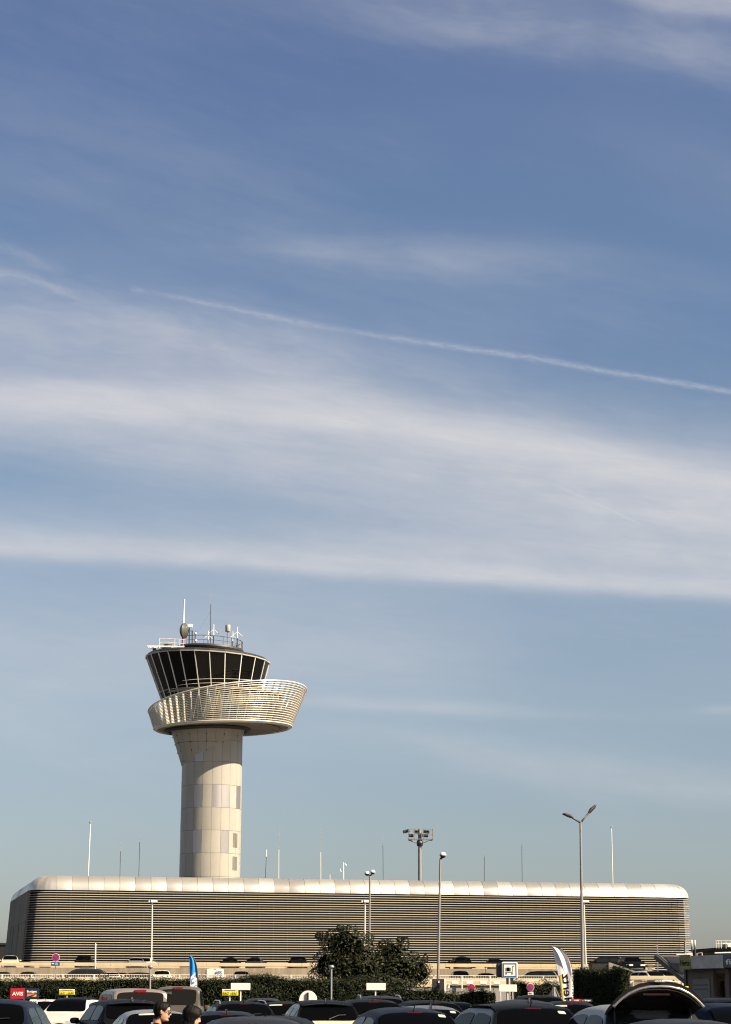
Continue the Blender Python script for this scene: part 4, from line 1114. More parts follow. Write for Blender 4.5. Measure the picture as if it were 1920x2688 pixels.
car_at('suv', 'black car with lit lamps facing forwards beside the ramp', 1657, 2525, 186, 186, 'black', group=G, ground=Z2 - .25)
# --- lower roadway in front of the concrete wall
G = 'cars on the lower roadway'
for (kd, lb, px, py, yw, pt, Y) in [
 ('hatch', 'dark hatchback side-on behind the railing, tail to the right', 216, 2543, 91, 'graphite', 162),
 ('hatch', 'silver-edged dark car half hidden at the far left of the railing', 78, 2551, 3, 'grey', 188),
 ('sedan', 'dark roof at the left edge of the railing', 8, 2557, 4, 'black', 186),
 ('small', 'low white car right behind the dark side-on hatchback', 293, 2556, 10, 'white', 189),
 ('sedan', 'dark car beside the low white car, under the box-headed lamp post', 318, 2556, 5, 'black', 191),
 ('sedan', 'long dark low car left of the small round-headed lamp', 362, 2555, 60, 'graphite', 187),
 ('suv', 'white off-roader behind the railing, right of the small round-headed lamp', 427, 2548, 4, 'white', 188),
 ('hatch', 'dark hatchback right of the white delivery van', 634, 2550, 184, 'grey', 187),
 ('hatch', 'dark hatchback on the lower roadway right of the tall lamp post', 1209, 2549, 183, 'graphite', 188),
 ('sedan', 'low black car next to the luggage sign on the lower roadway', 1275, 2555, 6, 'black', 188),
 ('suv', 'dark car with reflecting windows left of the white feather flag', 1408, 2550, 75, 'black', 188),
 ('suv', 'dark car touching the white feather flag on the lower roadway', 1442, 2549, 80, 'graphite', 190)]:
    car_at(kd, lb, px, py, Y, yw, pt, group=G, ground=Z1)
v = car_at('smallvan', 'white delivery van with dark lettering on its back doors', 563, 2543, 187, 6, 'white', group=G, ground=Z1, cat='van', name='delivery_van')
mb = MB(); put_text(mb, 'ATS', (.30, -2.155, 1.38), (1, 0, 0), (0, .08, 1), w=.66, h=.36, bold=.03, thick=.03); mb.build('lettering', M['sign_blue'], v)
car_at('hatch', 'white car facing right-forwards on the ramp above the clipped hedge', 1706, 2549, 160, 205, 'white', group='cars near the ramp', ground=2.05)
car_at('hatch', 'dark car in shadow right of the white car on the ramp', 1757, 2548, 163, 200, 'black', group='cars near the ramp', ground=2.05)

# --- grey car with its tailgate raised
YC = 30.5
p = at(1684, 2640, YC)
oc = make_car('suv', 'grey car with its tailgate raised, open boot towards the camera', (p.x - .05, p.y + 1.7, 0), 6, 'silver', 'cars parked in the rental lot', (1, 1, p.z / 1.68))
Sy = -1.66
for ch in list(oc.children):
    if ch.name.split('.')[0] in ('rear_window', 'rear_wiper', 'high_brake_light', 'antenna'): bpy.data.objects.remove(ch)
mb = MB(); sect, Wy, Ry, By, wr_at = car_surface(CAR['suv'])
def boot_patch(a, b):
    y = -1.90 + .30 * b; r, h = wr_at(y); x = a * (r * .97); return Vector((x, y, Ry(y) + .01))
solid_patch(mb, boot_patch, .015); mb.build('boot_shade_patch', M['trim'], oc, smooth=True, angle=40)  # black patch over the body, painted for the dark inside of the boot
def gate(a, b, off=0.0):
    """raised tailgate: a across, b from hinge (0) to lower edge (1)"""
    w = .665 + .02 * b; x = a * w
    z = 1.57 + .42 * b ** .8 - (.02 + .30 * b) * abs(a) ** 2.6 - .10 * (1 - b) * abs(a) ** 3
    y = -1.62 - .72 * b + .10 * abs(a) ** 2 + off * -.35
    return Vector((x, y, z + off))
AA = [-1, -.97, -.9, -.8, -.65, -.45, -.22, 0, .22, .45, .65, .8, .9, .97, 1]
mb = MB(); up_ = [[gate(a, b, .07) for a in AA] for b in (0, .2, .4, .6, .8, .95, 1)]; dn = [[gate(a, b, 0) for a in AA] for b in (1, .95, .8, .6, .4, .2, 0)]
rows = up_ + dn; mb.grid(rows + [rows[0]])
for k in (0, -1): mb.add([r[k] for r in rows], [tuple(range(len(rows)))])
tg = mb.build('tailgate', M['paint_brown'], oc, smooth=True, angle=45)
mb = MB(); mb.grid([[gate(a * .86, b, -.012) for a in AA] for b in (.06, .2, .35, .5, .62)]); mb.build('rear_window', M['van_glass'], tg, smooth=True)
mb = MB(); mb.tube([gate(a, 1.0, .0) + Vector((0, -.02, -.01)) for a in AA], .022, 8); mb.build('bright_strip', M['chrome'], tg, smooth=True)
mb = MB(); mb.tube([gate(a * .96, .90, -.02) for a in AA], .010, 6); mb.build('seal', M['grey_metal'], tg, smooth=True)
mb = MB(); mb.bar(gate(-.3, .70, -.02), gate(.3, .70, -.02), .05, .03); mb.build('high_brake_light', M['red_lamp'], tg)
mb = MB()
for k in range(4):
    c = gate(-.0 + (k - 1.5) * .050, .985, .075)
    mb.tube([c + Vector((.030 * math.cos(R(20 * q)), -.03 - .004 * k, .025 * math.sin(R(20 * q)) + .012)) for q in range(19)], .006, 6, cap=False)
mb.build('ring_emblem', M['grey_metal'], tg, smooth=True)
for s in (-1, 1):
    mb = MB(); mb.tube([Vector((s * .60, -1.95, 1.02)), gate(s * .86, .45, -.01)], .014, 6); mb.build('gas_strut', M['trim'], oc)
# ------------------------------------------------------------------ decks, walls, railing
pd = thing('parking_deck', 'raised parking deck with a pale parapet and a stained concrete wall below', 'parking deck', (gx(770, YW), YW, 0)); PO = tuple(pd.location)
xa, xb = gx(-90, YW), gx(1548, YW)
ztw = at(960, 2543, YW).z
mb = MB(); mb.box(((xa + xb) / 2, YW + .2, ztw / 2), (xb - xa, .4, ztw)); mb.build('retaining_wall', M['concrete'], pd, PO)
mb = MB(); mb.box(((xa + xb) / 2, YW + 10.6, Z2 / 2), (xb - xa - .1, 20.3, Z2)); mb.build('deck_slab', M['deck'], pd, PO)
zt, zs_, zb_ = at(960, 2529.7, YP).z, at(960, 2538.7, YP).z, at(960, 2542.3, YP).z
slots = [(0, 42), (60, 88), (101, 131), (193, 252), (328, 384), (470, 500), (575, 631), (643, 696), (748, 817), (1170, 1183), (1191, 1250), (1280, 1310), (1525, 1545)]
mb = MB(); X0, X1 = gx(-90, YP), gx(1547, YP); nseg = 13
for i in range(nseg):
    a, b = X0 + (X1 - X0) * i / nseg + .012, X0 + (X1 - X0) * (i + 1) / nseg - .012
    mb.box(((a + b) / 2, YP, (zt + zs_) / 2), (b - a, .24, zt - zs_), bev=.02)
mb.build('parapet', M['parapet'], pd, PO)
px = -90
for (a, b) in slots + [(1547, 1547)]:
    if a > px:
        mb = MB(); p, q = gx(px, YP), gx(a, YP); mb.box(((p + q) / 2, YP, (zs_ + ztw - .002) / 2), (q - p, .235, zs_ - ztw - .004)); mb.build('parapet_foot', M['parapet'], pd, PO)
    px = b
# lower roadway's front wall
fw = thing('roadside_wall', 'low beige wall of the roadway behind the white railing', 'wall', (gx(700, 160.5), 160.5, 0)); FO = tuple(fw.location)
ztp = at(960, 2567.2, 160.5).z; mb = MB(); p, q = gx(-60, 160.5), gx(1470, 160.5); mb.box(((p + q) / 2, 160.5, ztp / 2), (q - p, .35, ztp)); mb.build('wall', M['parapet'], fw, FO)
mb = MB(); p, q = gx(1176, 160.3), gx(1316, 160.3); zy = at(1240, 2592, 160.3).z; mb.box(((p + q) / 2, 160.29, zy), (q - p, .06, .10)); mb.build('yellow_stripe', M['flag_yellow'], fw, FO)
mb = MB(); zy = at(1240, 2588.5, 160.3).z; mb.box(((p + q) / 2, 160.20, zy), (q - p, .22, .09)); mb.build('ledge', M['dark_metal'], fw, FO)
mb = MB(); zy = at(1240, 2601, 160.3).z; mb.box(((p + q) / 2, 160.28, zy), (q - p, .07, .16)); mb.build('shadow_band', M['kiosk_dark'], fw, FO)  # shadow line below the stripe, painted as a dark strip
for k, (x, y) in enumerate(((1194, 2580.5), (1233, 2580.5), (1269, 2580.5), (1304, 2581))):
    c = at(x, y, 159.9)
    t = thing('wall_lamp', ['white box lamp at the left end of the row on the roadside wall', 'white box lamp on the wall, above left of the no-stopping sign', 'white box lamp on the wall, right of the no-stopping sign', 'white box lamp on the wall, nearest the luggage sign'][k], 'wall lamp', tuple(c), group='white box lamps on the roadside wall')
    mb = MB(); mb.box(c, (.56, .3, .22), bev=.04); mb.build('casing', M['lamp_white'], t, tuple(c))
    mb = MB(); mb.box(c + Vector((0, .02, -.17)), (.44, .24, .09)); mb.build('lens', M['grey_metal'], t, tuple(c))
    mb = MB(); mb.bar(c + Vector((0, .1, -.2)), c + Vector((0, .35, -.2)), .06, .06); mb.build('bracket', M['dark_metal'], t, tuple(c))
# white railing
rl = thing('railing', 'long white metal railing along the roadway behind the hedge', 'railing', (gx(700, YF), YF, 0)); RO = tuple(rl.location)
zh, zl_ = at(960, 2561.3, YF).z, at(960, 2573.5, YF).z
posts = [-74, 4, 82, 164, 246, 322, 396, 471, 544, 618, 691, 764, 838, 912, 986, 1060, 1140, 1214, 1288, 1352, 1428, 1466]
mb = MB(); mb.box(((gx(-74, YF) + gx(1466, YF)) / 2, YF, zh), (gx(1466, YF) - gx(-74, YF), .07, .05), bev=.015); mb.build('handrail', M['white_metal'], rl, RO)
for i, x in enumerate(posts):
    zl2 = zl_ - (.75 if 1200 < x < 1300 else .02)
    mb = MB(); mb.box((gx(x, YF), YF - .02, (zh + zl2) / 2 - .03), (.10, .10, zh - zl2)); mb.build('post', M['white_metal'], rl, RO)
    if i < len(posts) - 1:
        mb = MB(); a, b = gx(x, YF) + .06, gx(posts[i + 1], YF) - .06; n = max(4, int((b - a) / .13))
        for k in range(n): mb.box((a + (b - a) * (k + .5) / n, YF, (zh + zl_) / 2), (.022, .022, zh - zl_ - .06))
        mb.box(((a + b) / 2, YF, zl_ - .01), (b - a, .05, .045)); mb.build('baluster_panel', M['white_metal'], rl, RO)
# far right: ramp parapet, railing and sloping canopy
rp_ = thing('ramp_parapet', 'beige ramp parapet above the raised tailgate', 'wall', (gx(1722, 157), 157, 0)); o_ = tuple(rp_.location)
mb = MB(); p, q = gx(1655, 157), gx(1792, 157); z1_, z0_ = at(1720, 2562.5, 157).z, at(1720, 2573, 157).z; mb.box(((p + q) / 2, 157, (z1_ + z0_) / 2), (q - p, .25, z1_ - z0_), bev=.02); mb.build('beam', M['parapet'], rp_, o_)
for x in (1664, 1690, 1697, 1779, 1787):
    mb = MB(); mb.box((gx(x, 157), 157, z0_ / 2), (.16, .2, z0_)); mb.build('post', M['parapet'], rp_, o_)
mb = MB(); z2_ = at(1720, 2578, 158).z; mb.box(((p + q) / 2, 158.2, z2_ / 2), (q - p, .3, z2_)); mb.build('wall', M['concrete'], rp_, o_)
mb = MB(); mb.box(((p + q) / 2, 164, 1.02), (q - p + 4, 11, 2.04)); tag(mb.build('ramp', M['deck'], None), kind='structure')
r2 = thing('railing', 'short white railing piece above the raised tailgate', 'railing', (gx(1722, 154), 154, 0)); o_ = tuple(r2.location)
zh2, zl2 = at(1720, 2577, 154).z, at(1720, 2592, 154).z
mb = MB(); p, q = gx(1656, 154), gx(1794, 154); mb.box(((p + q) / 2, 154, zh2), (q - p, .09, .07)); mb.build('handrail', M['white_metal'], r2, o_)
xs = [1658, 1716, 1783, 1794]
for i, x in enumerate(xs):
    mb = MB(); mb.box((gx(x, 154), 153.98, (zh2 + .4) / 2), (.11, .11, zh2 - .4)); mb.build('post', M['white_metal'], r2, o_)
    if i < 3:
        mb = MB(); a, b = gx(x, 154) + .06, gx(xs[i + 1], 154) - .06; n = max(4, int((b - a) / .13))
        for k in range(n): mb.box((a + (b - a) * (k + .5) / n, 154, (zh2 + zl2) / 2), (.022, .022, zh2 - zl2))
        mb.build('baluster_panel', M['white_metal'], r2, o_)
rw_ = thing('ramp_wall', 'sloping ramp wall, shade painted dark, with a pale end, above the clipped hedge', 'wall', (gx(1620, 176), 176, 0)); o_ = tuple(rw_.location)
P = [at(x, y, 176) for x, y in ((1602, 2527), (1680, 2553.5), (1680, 2558), (1602, 2532))]
mb = MB(); mb.prism(P, (.4, 3.0, 0)); mb.build('coping', M['shade_concrete'], rw_, o_)  # greyer concrete carries the shade on the coping
P = [at(x, y, 176.4) for x, y in ((1556, 2530), (1600, 2530), (1678, 2557))] + [Vector((gx(1678, 176.4), 176.4, 0)), Vector((gx(1556, 176.4), 176.4, 0))]
mb = MB(); mb.prism(P, (0, 2.4, 0)); mb.build('wall', M['dark_wall'], rw_, o_)  # near-black colour painted for the shade under the ramp
mb = MB(); P = [at(x, y, 175.7) for x, y in ((1599, 2527), (1612, 2531), (1604, 2548), (1599, 2548))]; mb.prism(P, (0, .3, 0)); mb.build('end_face', M['concrete'], rw_, o_)
for (x0, x1, y0, y1, lb) in ((1672, 1720, 2531.5, 2534, 'upper pale beam behind the white car on the ramp'), (1674, 1720, 2542, 2545.5, 'lower pale beam behind the white car on the ramp')):
    Yb = 186; c = at((x0 + x1) / 2, (y0 + y1) / 2, Yb); w = (x1 - x0) / ppm(Yb); h = (y1 - y0) / ppm(Yb)
    t = thing('guard_beam', lb, 'barrier', (c.x, c.y, 0)); mb = MB(); mb.box(c, (w, .2, h)); mb.build('beam', M['parapet'], t, (c.x, c.y, 0))
    for s in (-.4, .4):
        mb = MB(); mb.box((c.x + s * w, c.y + .12, c.z / 2), (.12, .12, c.z)); mb.build('post', M['shade_concrete'], t, (c.x, c.y, 0))
pc = at(1707, 2540, 184); t = thing('ramp_pillar', 'short stained concrete pillar behind the white car on the ramp', 'pillar', (pc.x, 184, 0)); mb = MB(); mb.box((pc.x, 184, at(1707, 2536, 184).z / 2), (.36, .36, at(1707, 2536, 184).z)); mb.build('shaft', M['concrete'], t, (pc.x, 184, 0))
mb = MB(); mb.box((pc.x, 184, at(1707, 2536, 184).z + .06), (.46, .46, .12)); mb.build('cap', M['shade_concrete'], t, (pc.x, 184, 0))
# sloping canopy
Yc = 148; A = at(1729, 2512, Yc + 3); Bp = at(1806, 2512, Yc); Cp = at(1806, 2570, Yc); D = at(1797, 2566, Yc + .3)
cn = thing('stair_canopy', 'grey sloping stair canopy with a dark slanted lower edge, left of the rental cabin', 'canopy', (Bp.x, Yc, 0)); o_ = tuple(cn.location)
mb = MB(); mb.prism([A, Bp, Cp], (.9, 3.2, 0)); mb.build('side_panel', M['canopy_panel'], cn, o_)
mb = MB(); mb.bar(A + Vector((-.15, -.3, .0)), Cp + Vector((-.05, -.3, -.25)), .5, .34); mb.build('edge_beam', M['dark_metal'], cn, o_)
mb = MB(); mb.bar(A + Vector((-.1, -.36, .19)), Cp + Vector((.0, -.36, -.06)), .05, .05); mb.build('edge_trim', M['grey_metal'], cn, o_)
mb = MB(); mb.box((Cp.x + .1, Yc + 1, Cp.z / 2), (.3, .3, Cp.z)); mb.build('support', M['dark_metal'], cn, o_)
# ------------------------------------------------------------------ foliage
def leaves(pts, size, asp=.5, seed=1, up=.3):
    r = random.Random(seed); mb = MB(); V = mb.v; Fc = mb.f
    for (p, n) in pts:
        a = Vector((r.gauss(0, 1), r.gauss(0, 1), r.gauss(0, 1))); a.normalize()
        n = (n * 1.1 + a * .9 + Vector((0, 0, up))).normalized()
        t = n.cross(Vector((r.gauss(0, 1), r.gauss(0, 1), r.gauss(0, 1)))).normalized(); b = n.cross(t)
        s = size * r.uniform(.6, 1.25); w = s * asp
        i = len(V)
        V.extend([tuple(p - t * s * .5), tuple(p - t * s * .05 + b * w * .5 + n * w * .12), tuple(p + t * s * .5 - n * w * .15), tuple(p - t * s * .05 - b * w * .5 + n * w * .12)])
        Fc.append((i, i + 1, i + 2, i + 3)); mb.mi.append(0)
    return mb
def hedge(name, label, P0, P1, z_fn, depth, leaf, dens, seed, cat='hedge', mat_='leaf_hedge', bump=.16, asp=.55):
    """clipped hedge from P0 to P1 (ground points of its front foot); z_fn(s) its height along it"""
    r = random.Random(seed); P0, P1 = Vector((P0[0], P0[1], 0)), Vector((P1[0], P1[1], 0)); d = P1 - P0; L = d.length; d.normalize(); n = Vector((d.y, -d.x, 0))
    t = thing(name, label, cat, tuple((P0 + P1) / 2)); O_ = tuple(t.location)
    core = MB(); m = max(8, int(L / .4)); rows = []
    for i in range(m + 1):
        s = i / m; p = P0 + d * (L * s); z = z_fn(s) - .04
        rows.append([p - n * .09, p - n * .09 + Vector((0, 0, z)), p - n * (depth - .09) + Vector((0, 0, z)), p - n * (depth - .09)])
    core.grid(rows, closed=True); core.add(rows[0], [(0, 1, 2, 3)]); core.add(rows[-1], [(0, 1, 2, 3)]); core.build('shade_core', M['hedge_core'], t, O_)  # black mass painted as the shade between the hedge leaves
    pts = []
    def disp(s, h): return mnoise.noise(Vector((s * L * .9, h * 1.1, seed))) * bump + mnoise.noise(Vector((s * L * 2.6, h * 3.1, seed + 9))) * bump * .6
    nf = int(L * max(z_fn(.5), .5) * dens)
    for _ in range(nf):
        s = r.random(); h = z_fn(s) * (r.random() ** .75); p = P0 + d * (L * s) + n * (disp(s, h) * .7 + r.uniform(-.10, .05)) + Vector((0, 0, h)); pts.append((p, n))
    for _ in range(int(L * depth * dens * .45)):
        s = r.random(); k = r.random(); z = z_fn(s) + disp(s, k * 2) * .75 + r.uniform(-.05, .06) + (r.random() ** 8) * .18; pts.append((P0 + d * (L * s) - n * (depth * k) + Vector((0, 0, z)), Vector((0, 0, 1))))
    for s in (0, 1):
        for _ in range(int(depth * z_fn(s) * dens)):
            k = r.random(); h = z_fn(s) * r.random(); pts.append((P0 + d * (L * s + (r.uniform(-.08, .05) if s else -r.uniform(-.08, .05))) - n * depth * k + Vector((0, 0, h)), d * (1 if s else -1)))
    leaves(pts, leaf, asp, seed).build('foliage', M[mat_], t, O_, fixn=False)
    return t
YH = 96.0
def zpx(fn, p0, p1, Y): return lambda s: at(960, fn(p0 + (p1 - p0) * s), Y).z
def top1(x): return 2573.5 + 1.2 * math.sin(x * .031) + 1.0 * math.sin(x * .083 + 1) - 12 * math.exp(-((x - 692) / 38) ** 2) - 5 * math.exp(-((x - 640) / 30) ** 2) + (3.0 if x < 250 else 0)
hedge('hedge', 'long dark green clipped hedge in front of the railing', (gx(-60, YH), YH), (gx(1000, YH), YH), zpx(top1, -60, 1000, YH), 1.3, .075, 800, 11)
def top2(x): return 2588 + (x - 990) * .10 + 2 * math.sin(x * .07) - 4 * math.exp(-((x - 1130) / 20) ** 2)
hedge('hedge', 'lower hedge between the big bush and the dark ticket box', (gx(985, YH - 3), YH - 3), (gx(1164, YH - 3), YH - 3), zpx(top2, 985, 1164, YH - 3), 1.2, .08, 620, 12)
def top3(x): return 2608 + 1.5 * math.sin(x * .08) - 9 * math.exp(-((x - 1262) / 26) ** 2)
hedge('hedge', 'lowest strip of hedge under the left no-stopping sign', (gx(1160, YH - 5), YH - 5), (gx(1300, YH - 5), YH - 5), zpx(top3, 1160, 1300, YH - 5), 1.0, .08, 620, 13)
def top4(x): return 2582 + 5 * math.sin(x * .055) - 5 * math.exp(-((x - 1375) / 16) ** 2) + (8 if x > 1445 else 0)
hedge('shrub', 'loose green shrub behind the right no-stopping sign', (gx(1350, YH - 1), YH - 1), (gx(1472, YH - 1), YH - 1), zpx(top4, 1350, 1472, YH - 1), 1.6, .10, 460, 14, cat='shrub', bump=.4)
pa, pb = at(1505, 2603, 72.5), at(1638, 2603, 71.2)
hz_ = at(1580, 2546, 71.4).z
hedge('clipped_hedge', 'tall block of dark clipped hedge right of the double-arm street lamp', (pa.x, pa.y), (pb.x, pb.y), lambda s: hz_ + .04 * math.sin(s * 9), .5, .06, 1700, 15, bump=.07)
# the big magnolia-like bush
YB = 100.0; kb = 1 / ppm(YB)
bb = thing('bush', 'big glossy dark green bush rising in front of the louvred building', 'bush', (gx(955, YB), YB, 0)); BBO = tuple(bb.location)
lobes = [(905, 2478, 66, 46), (952, 2518, 40, 40), (1028, 2504, 40, 38), (868, 2535, 52, 46), (950, 2548, 85, 45), (1045, 2546, 62, 46), (1100, 2552, 34, 38), (838, 2562, 30, 22), (1118, 2516, 7, 12), (985, 2580, 120, 24), (1052, 2467, 10, 8), (905, 2436, 22, 10), (846, 2460, 16, 14), (1085, 2512, 18, 14), (968, 2462, 14, 14), (836, 2456, 8, 10), (1062, 2478, 14, 18), (1010, 2480, 16, 16), (985, 2503, 26, 26)]
r = random.Random(21); pts = []; core = MB()
for (x, y, a, b) in lobes:
    c = at(x, y, YB); A_, B_ = a * kb, b * kb; dp = min(2.2, max(A_, B_) * 1.1)
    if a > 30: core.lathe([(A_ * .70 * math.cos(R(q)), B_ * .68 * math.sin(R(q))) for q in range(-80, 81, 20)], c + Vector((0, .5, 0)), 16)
    n = int(460 * (A_ * B_ + A_ * dp + B_ * dp) * .9) + 60
    for _ in range(n):
        v = Vector((r.gauss(0, 1), r.gauss(0, 1), r.gauss(0, 1))).normalized()
        if v.y > .6: continue
        q = 1 + .22 * mnoise.noise(Vector((v.x * 2.3 + x, v.y * 2.3, v.z * 2.3 + y))) + .15 * mnoise.noise(Vector((v.x * 6 + x, v.y * 6, v.z * 6)))
        q *= 1 - .28 * r.random() ** 1.6 + (.10 * r.random() ** 5)
        p = c + Vector((v.x * A_ * q, v.y * dp * q, v.z * B_ * q)); p.z = max(p.z, .3); pts.append((p, v))
leaves(pts, .15, .45, 22, up=.15).build('crown', M['leaf_magnolia'], bb, BBO, fixn=False)
core.build('inner_shade_core', M['hedge_core'], bb, BBO)  # black masses painted as the shade deep in the crown
mb = MB()
for (x, y, a, b) in lobes[:8]:
    c = at(x, y, YB); s0 = Vector((gx(955, YB) + r.uniform(-.3, .3), YB + .2, 0)); mb.tube([s0, s0.lerp(c, .5) + Vector((r.uniform(-.2, .2), 0, .2)), c], .09, 7, r1=.02)
mb.build('trunk', M['bark'], bb, BBO)

# ------------------------------------------------------------------ lamps
def pole_thing(name, label, cat, px0, px1, ytop, Y, r0, r1, z0=0.0, m='pole', group=None):
    T = at(px1, ytop, Y); base = Vector((gx(px0, Y), Y, z0)); t = thing(name, label, cat, tuple(base), group=group)
    mb = MB(); mb.tube([base, base.lerp(T, .5), T], r0, 10, r1=r1); mb.build('pole', M[m], t, tuple(base), smooth=True, angle=50)
    return t, T, tuple(base)
def mushroom(t, O, c, w, part='lamp_head'):
    h = w / 2
    mb = MB(); mb.lathe([(h * .98, 0), (h, h * .18), (h * .86, h * .62), (h * .5, h * .92), (.02, h * 1.0)], c, 18); o = mb.build(part, M['lamp_white'], t, O, smooth=True, angle=60)
    mb = MB(); mb.lathe([(h * .35, -h * .75), (h * .8, -h * .32), (h * .97, -.005)], c, 18); mb.build('lamp_glass', M['lamp_dark'], o, O, smooth=True, angle=60)
t, T, O = pole_thing('street_lamp', 'tall lamp post with one white mushroom head, right of the big bush', 'street lamp', 1148, 1156.5, 2256, 106, .085, .055); mushroom(t, O, T + Vector((.14, 0, .20)), .36)
mb = MB(); mb.tube([T, T + Vector((.10, 0, .10))], .06, 8); mb.build('neck', M['lamp_dark'], t, O)
mb = MB(); c = at(1149, 2588, 105.8); mb.prism([c + Vector((-.12, 0, -.16)), c + Vector((.12, 0, -.16)), c + Vector((0, 0, .2))], (0, .03, 0)); mb.build('post_sign', M['white_sign'], t, O)
mb = MB(); put_text(mb, 'A', c + Vector((0, -.012, -.04)), (1, 0, 0), (0, 0, 1), h=.16, bold=.02); mb.build('post_letter', M['black_ink'], t, O)
t, T, O = pole_thing('street_lamp', 'lamp post with two white mushroom heads above the big bush', 'street lamp', 969.5, 971.5, 2300, 116, .075, .055)
for s in (-1, 1):
    mushroom(t, O, T + Vector((s * .165, -.02 * s, .16 + .04 * s)), .30); mb = MB(); mb.tube([T, T + Vector((s * .12, 0, .10))], .045, 6); mb.build('arm', M['lamp_dark'], t, O)
for (x, yt, Y, lb) in ((395, 2541, 90, 'short post lamp with a round grey head before the hedge, left of the blue flag'), (870.5, 2541, 90, 'short post lamp with a round grey head in front of the big bush')):
    t, T, O = pole_thing('post_lamp', lb, 'post lamp', x, x, yt, Y, .045, .04, m='grey_metal', group='short round-headed post lamps')
    mb = MB(); w = .13; mb.lathe([(.03, -.05), (w * .8, -.01), (w, .035), (w * .85, .085), (w * .4, .115), (.01, .12)], T, 16); mb.build('lamp_head', M['grey_metal'], t, O, smooth=True, angle=60)
for (x0, x1, lb) in ((396, 400, 'box-headed white lamp post on the upper deck, left of the blue flag'), (957.5, 959, 'box-headed white lamp post close behind the twin mushroom lamp'), (1541, 1534, 'box-headed white lamp post hidden behind the double-arm street lamp')):
    Y = 201; yt = 2371; t, T, O = pole_thing('deck_lamp', lb, 'street lamp', x0, x1, yt, Y, .075, .055, z0=Z2, m='white_metal', group='box-headed lamps on the upper deck')
    mb = MB(); c = T + Vector((.18, 0, .16)); mb.box(c, (.62, .40, .24), bev=.03); mb.build('lamp_head', M['lamp_white'], t, O)
    mb = MB(); mb.box(T + Vector((-.30, 0, .14)), (.16, .36, .20), bev=.03); mb.build('lamp_head', M['lamp_white'], t, O)
    mb = MB(); mb.box(T + Vector((-.15, 0, .10)), (.12, .3, .22)); mb.build('bracket', M['dark_metal'], t, O)
# double-arm street lamp
t, T, O = pole_thing('street_lamp', 'tall street lamp with two slanted arms and flat heads, right of the white flag', 'street lamp', 1530.5, 1524.6, 2157, 76, .085, .042)
for (xe, ye, xt, yt, w) in ((1503, 2147, 1481, 2137, 1), (1547, 2134, 1564, 2117, -1)):
    E_ = at(xe, ye, 76 - .3 * w); Tp = at(xt, yt, 76 - .9 * (1 if w > 0 else -.6))
    mb = MB(); mb.tube([T - Vector((0, 0, .05)), E_], .035, 8); mb.build('arm', M['lamp_dark'], t, O, smooth=True)
    d = (Tp - E_); L = d.length; d.normalize(); x = d.cross(Vector((0, 0, 1))).normalized(); u = x.cross(d)
    if w < 0: x, u = (x * .75 + u * .66).normalized(), (u * .75 - x * .66).normalized()
    rows = []
    for (s, ww, hh) in ((-.05, .05, .04), (.08, .10, .06), (.3, .15, .075), (.7, .15, .05), (1.0, .12, .025)):
        p = E_ + d * (L * s); ww *= (.62 if w > 0 else 1); hh *= (.7 if w > 0 else 1); rows.append([p - x * ww, p - x * ww * .7 + u * hh, p + x * ww * .7 + u * hh, p + x * ww, p + x * ww * .9 - u * .02, p - x * ww * .9 - u * .02])
    mb = MB(); mb.grid(rows, closed=True); mb.add(rows[0], [tuple(range(6))]); mb.add(rows[-1], [tuple(range(6))]); hd = mb.build('lamp_head', M['lamp_dark'], t, O, smooth=True, angle=30)
    mb = MB(); mb.grid([[p + u * .012 for p in (r_[1], r_[2])] for r_ in rows[2:]]); mb.build('top_cover', M['lamp_white'], hd, O)
mb = MB(); c = at(1529.5, 2577, 75.85); mb.box(c, (.20, .22, .30), bev=.02); mb.build('control_box', M['dark_metal'], t, O)
# slim poles
t, T, O = pole_thing('white_post', 'plain white post standing left of the box-headed lamp on the deck edge', 'post', 249, 251, 2482, 194, .075, .065, z0=Z1, m='white_metal')
mb = MB(); mb.lathe([(.10, 0), (.06, .12), (.01, .2)], T, 10); mb.build('cap', M['white_metal'], t, O)
t, T, O = pole_thing('camera_post', 'slim post with a small camera on the right part of the deck', 'post', 1728, 1726.5, 2484, 190, .05, .045, z0=1.9, m='pole')
mb = MB(); mb.box(T + Vector((-.05, -.05, .10)), (.22, .3, .18), bev=.03); mb.build('camera', M['pole'], t, O)
t, T, O = pole_thing('sign_post', 'tall plain square post rising behind the yellow-green cabin sign', 'post', 1800.5, 1799, 2470, 68.2, .032, .032, m='pole')
mb = MB(); mb.box(T + Vector((0, 0, .01)), (.07, .07, .03)); mb.build('cap', M['grey_metal'], t, O)
t, T, O = pole_thing('brown_post', 'short thin pole with a side arm above the white box lamps on the roadside wall', 'post', 1275, 1275.5, 2540, 193, .035, .03, z0=Z1, m='dark_metal')
mb = MB(); mb.box(T, (.2, .1, .1)); mb.build('cap', M['dark_metal'], t, O)

# ------------------------------------------------------------------ signs
def panel(mb, x0, y0, x1, y1, Y, th=.03, mi=0, bev=.012):
    a, b = at(x0, y0, Y), at(x1, y1, Y); c = (a + b) / 2; mb.box((c.x, Y + th / 2, c.z), (b.x - a.x, th, a.z - b.z), mi=mi, bev=bev); return c, b.x - a.x, a.z - b.z
def rpanel(mb, x0, y0, x1, y1, Y, th=.03, rad=.05, mi=0):
    a, b = at(x0, y0, Y), at(x1, y1, Y); P = []
    for (cx, cz, s) in ((b.x - rad, a.z - rad, 0), (a.x + rad, a.z - rad, 90), (a.x + rad, b.z + rad, 180), (b.x - rad, b.z + rad, 270)):
        for q in range(0, 91, 18): P.append(Vector((cx + rad * math.cos(R(s + q)), Y, cz + rad * math.sin(R(s + q)))))
    mb.prism(P, (0, th, 0), mi); c = (a + b) / 2; return Vector((c.x, Y, c.z)), b.x - a.x, a.z - b.z
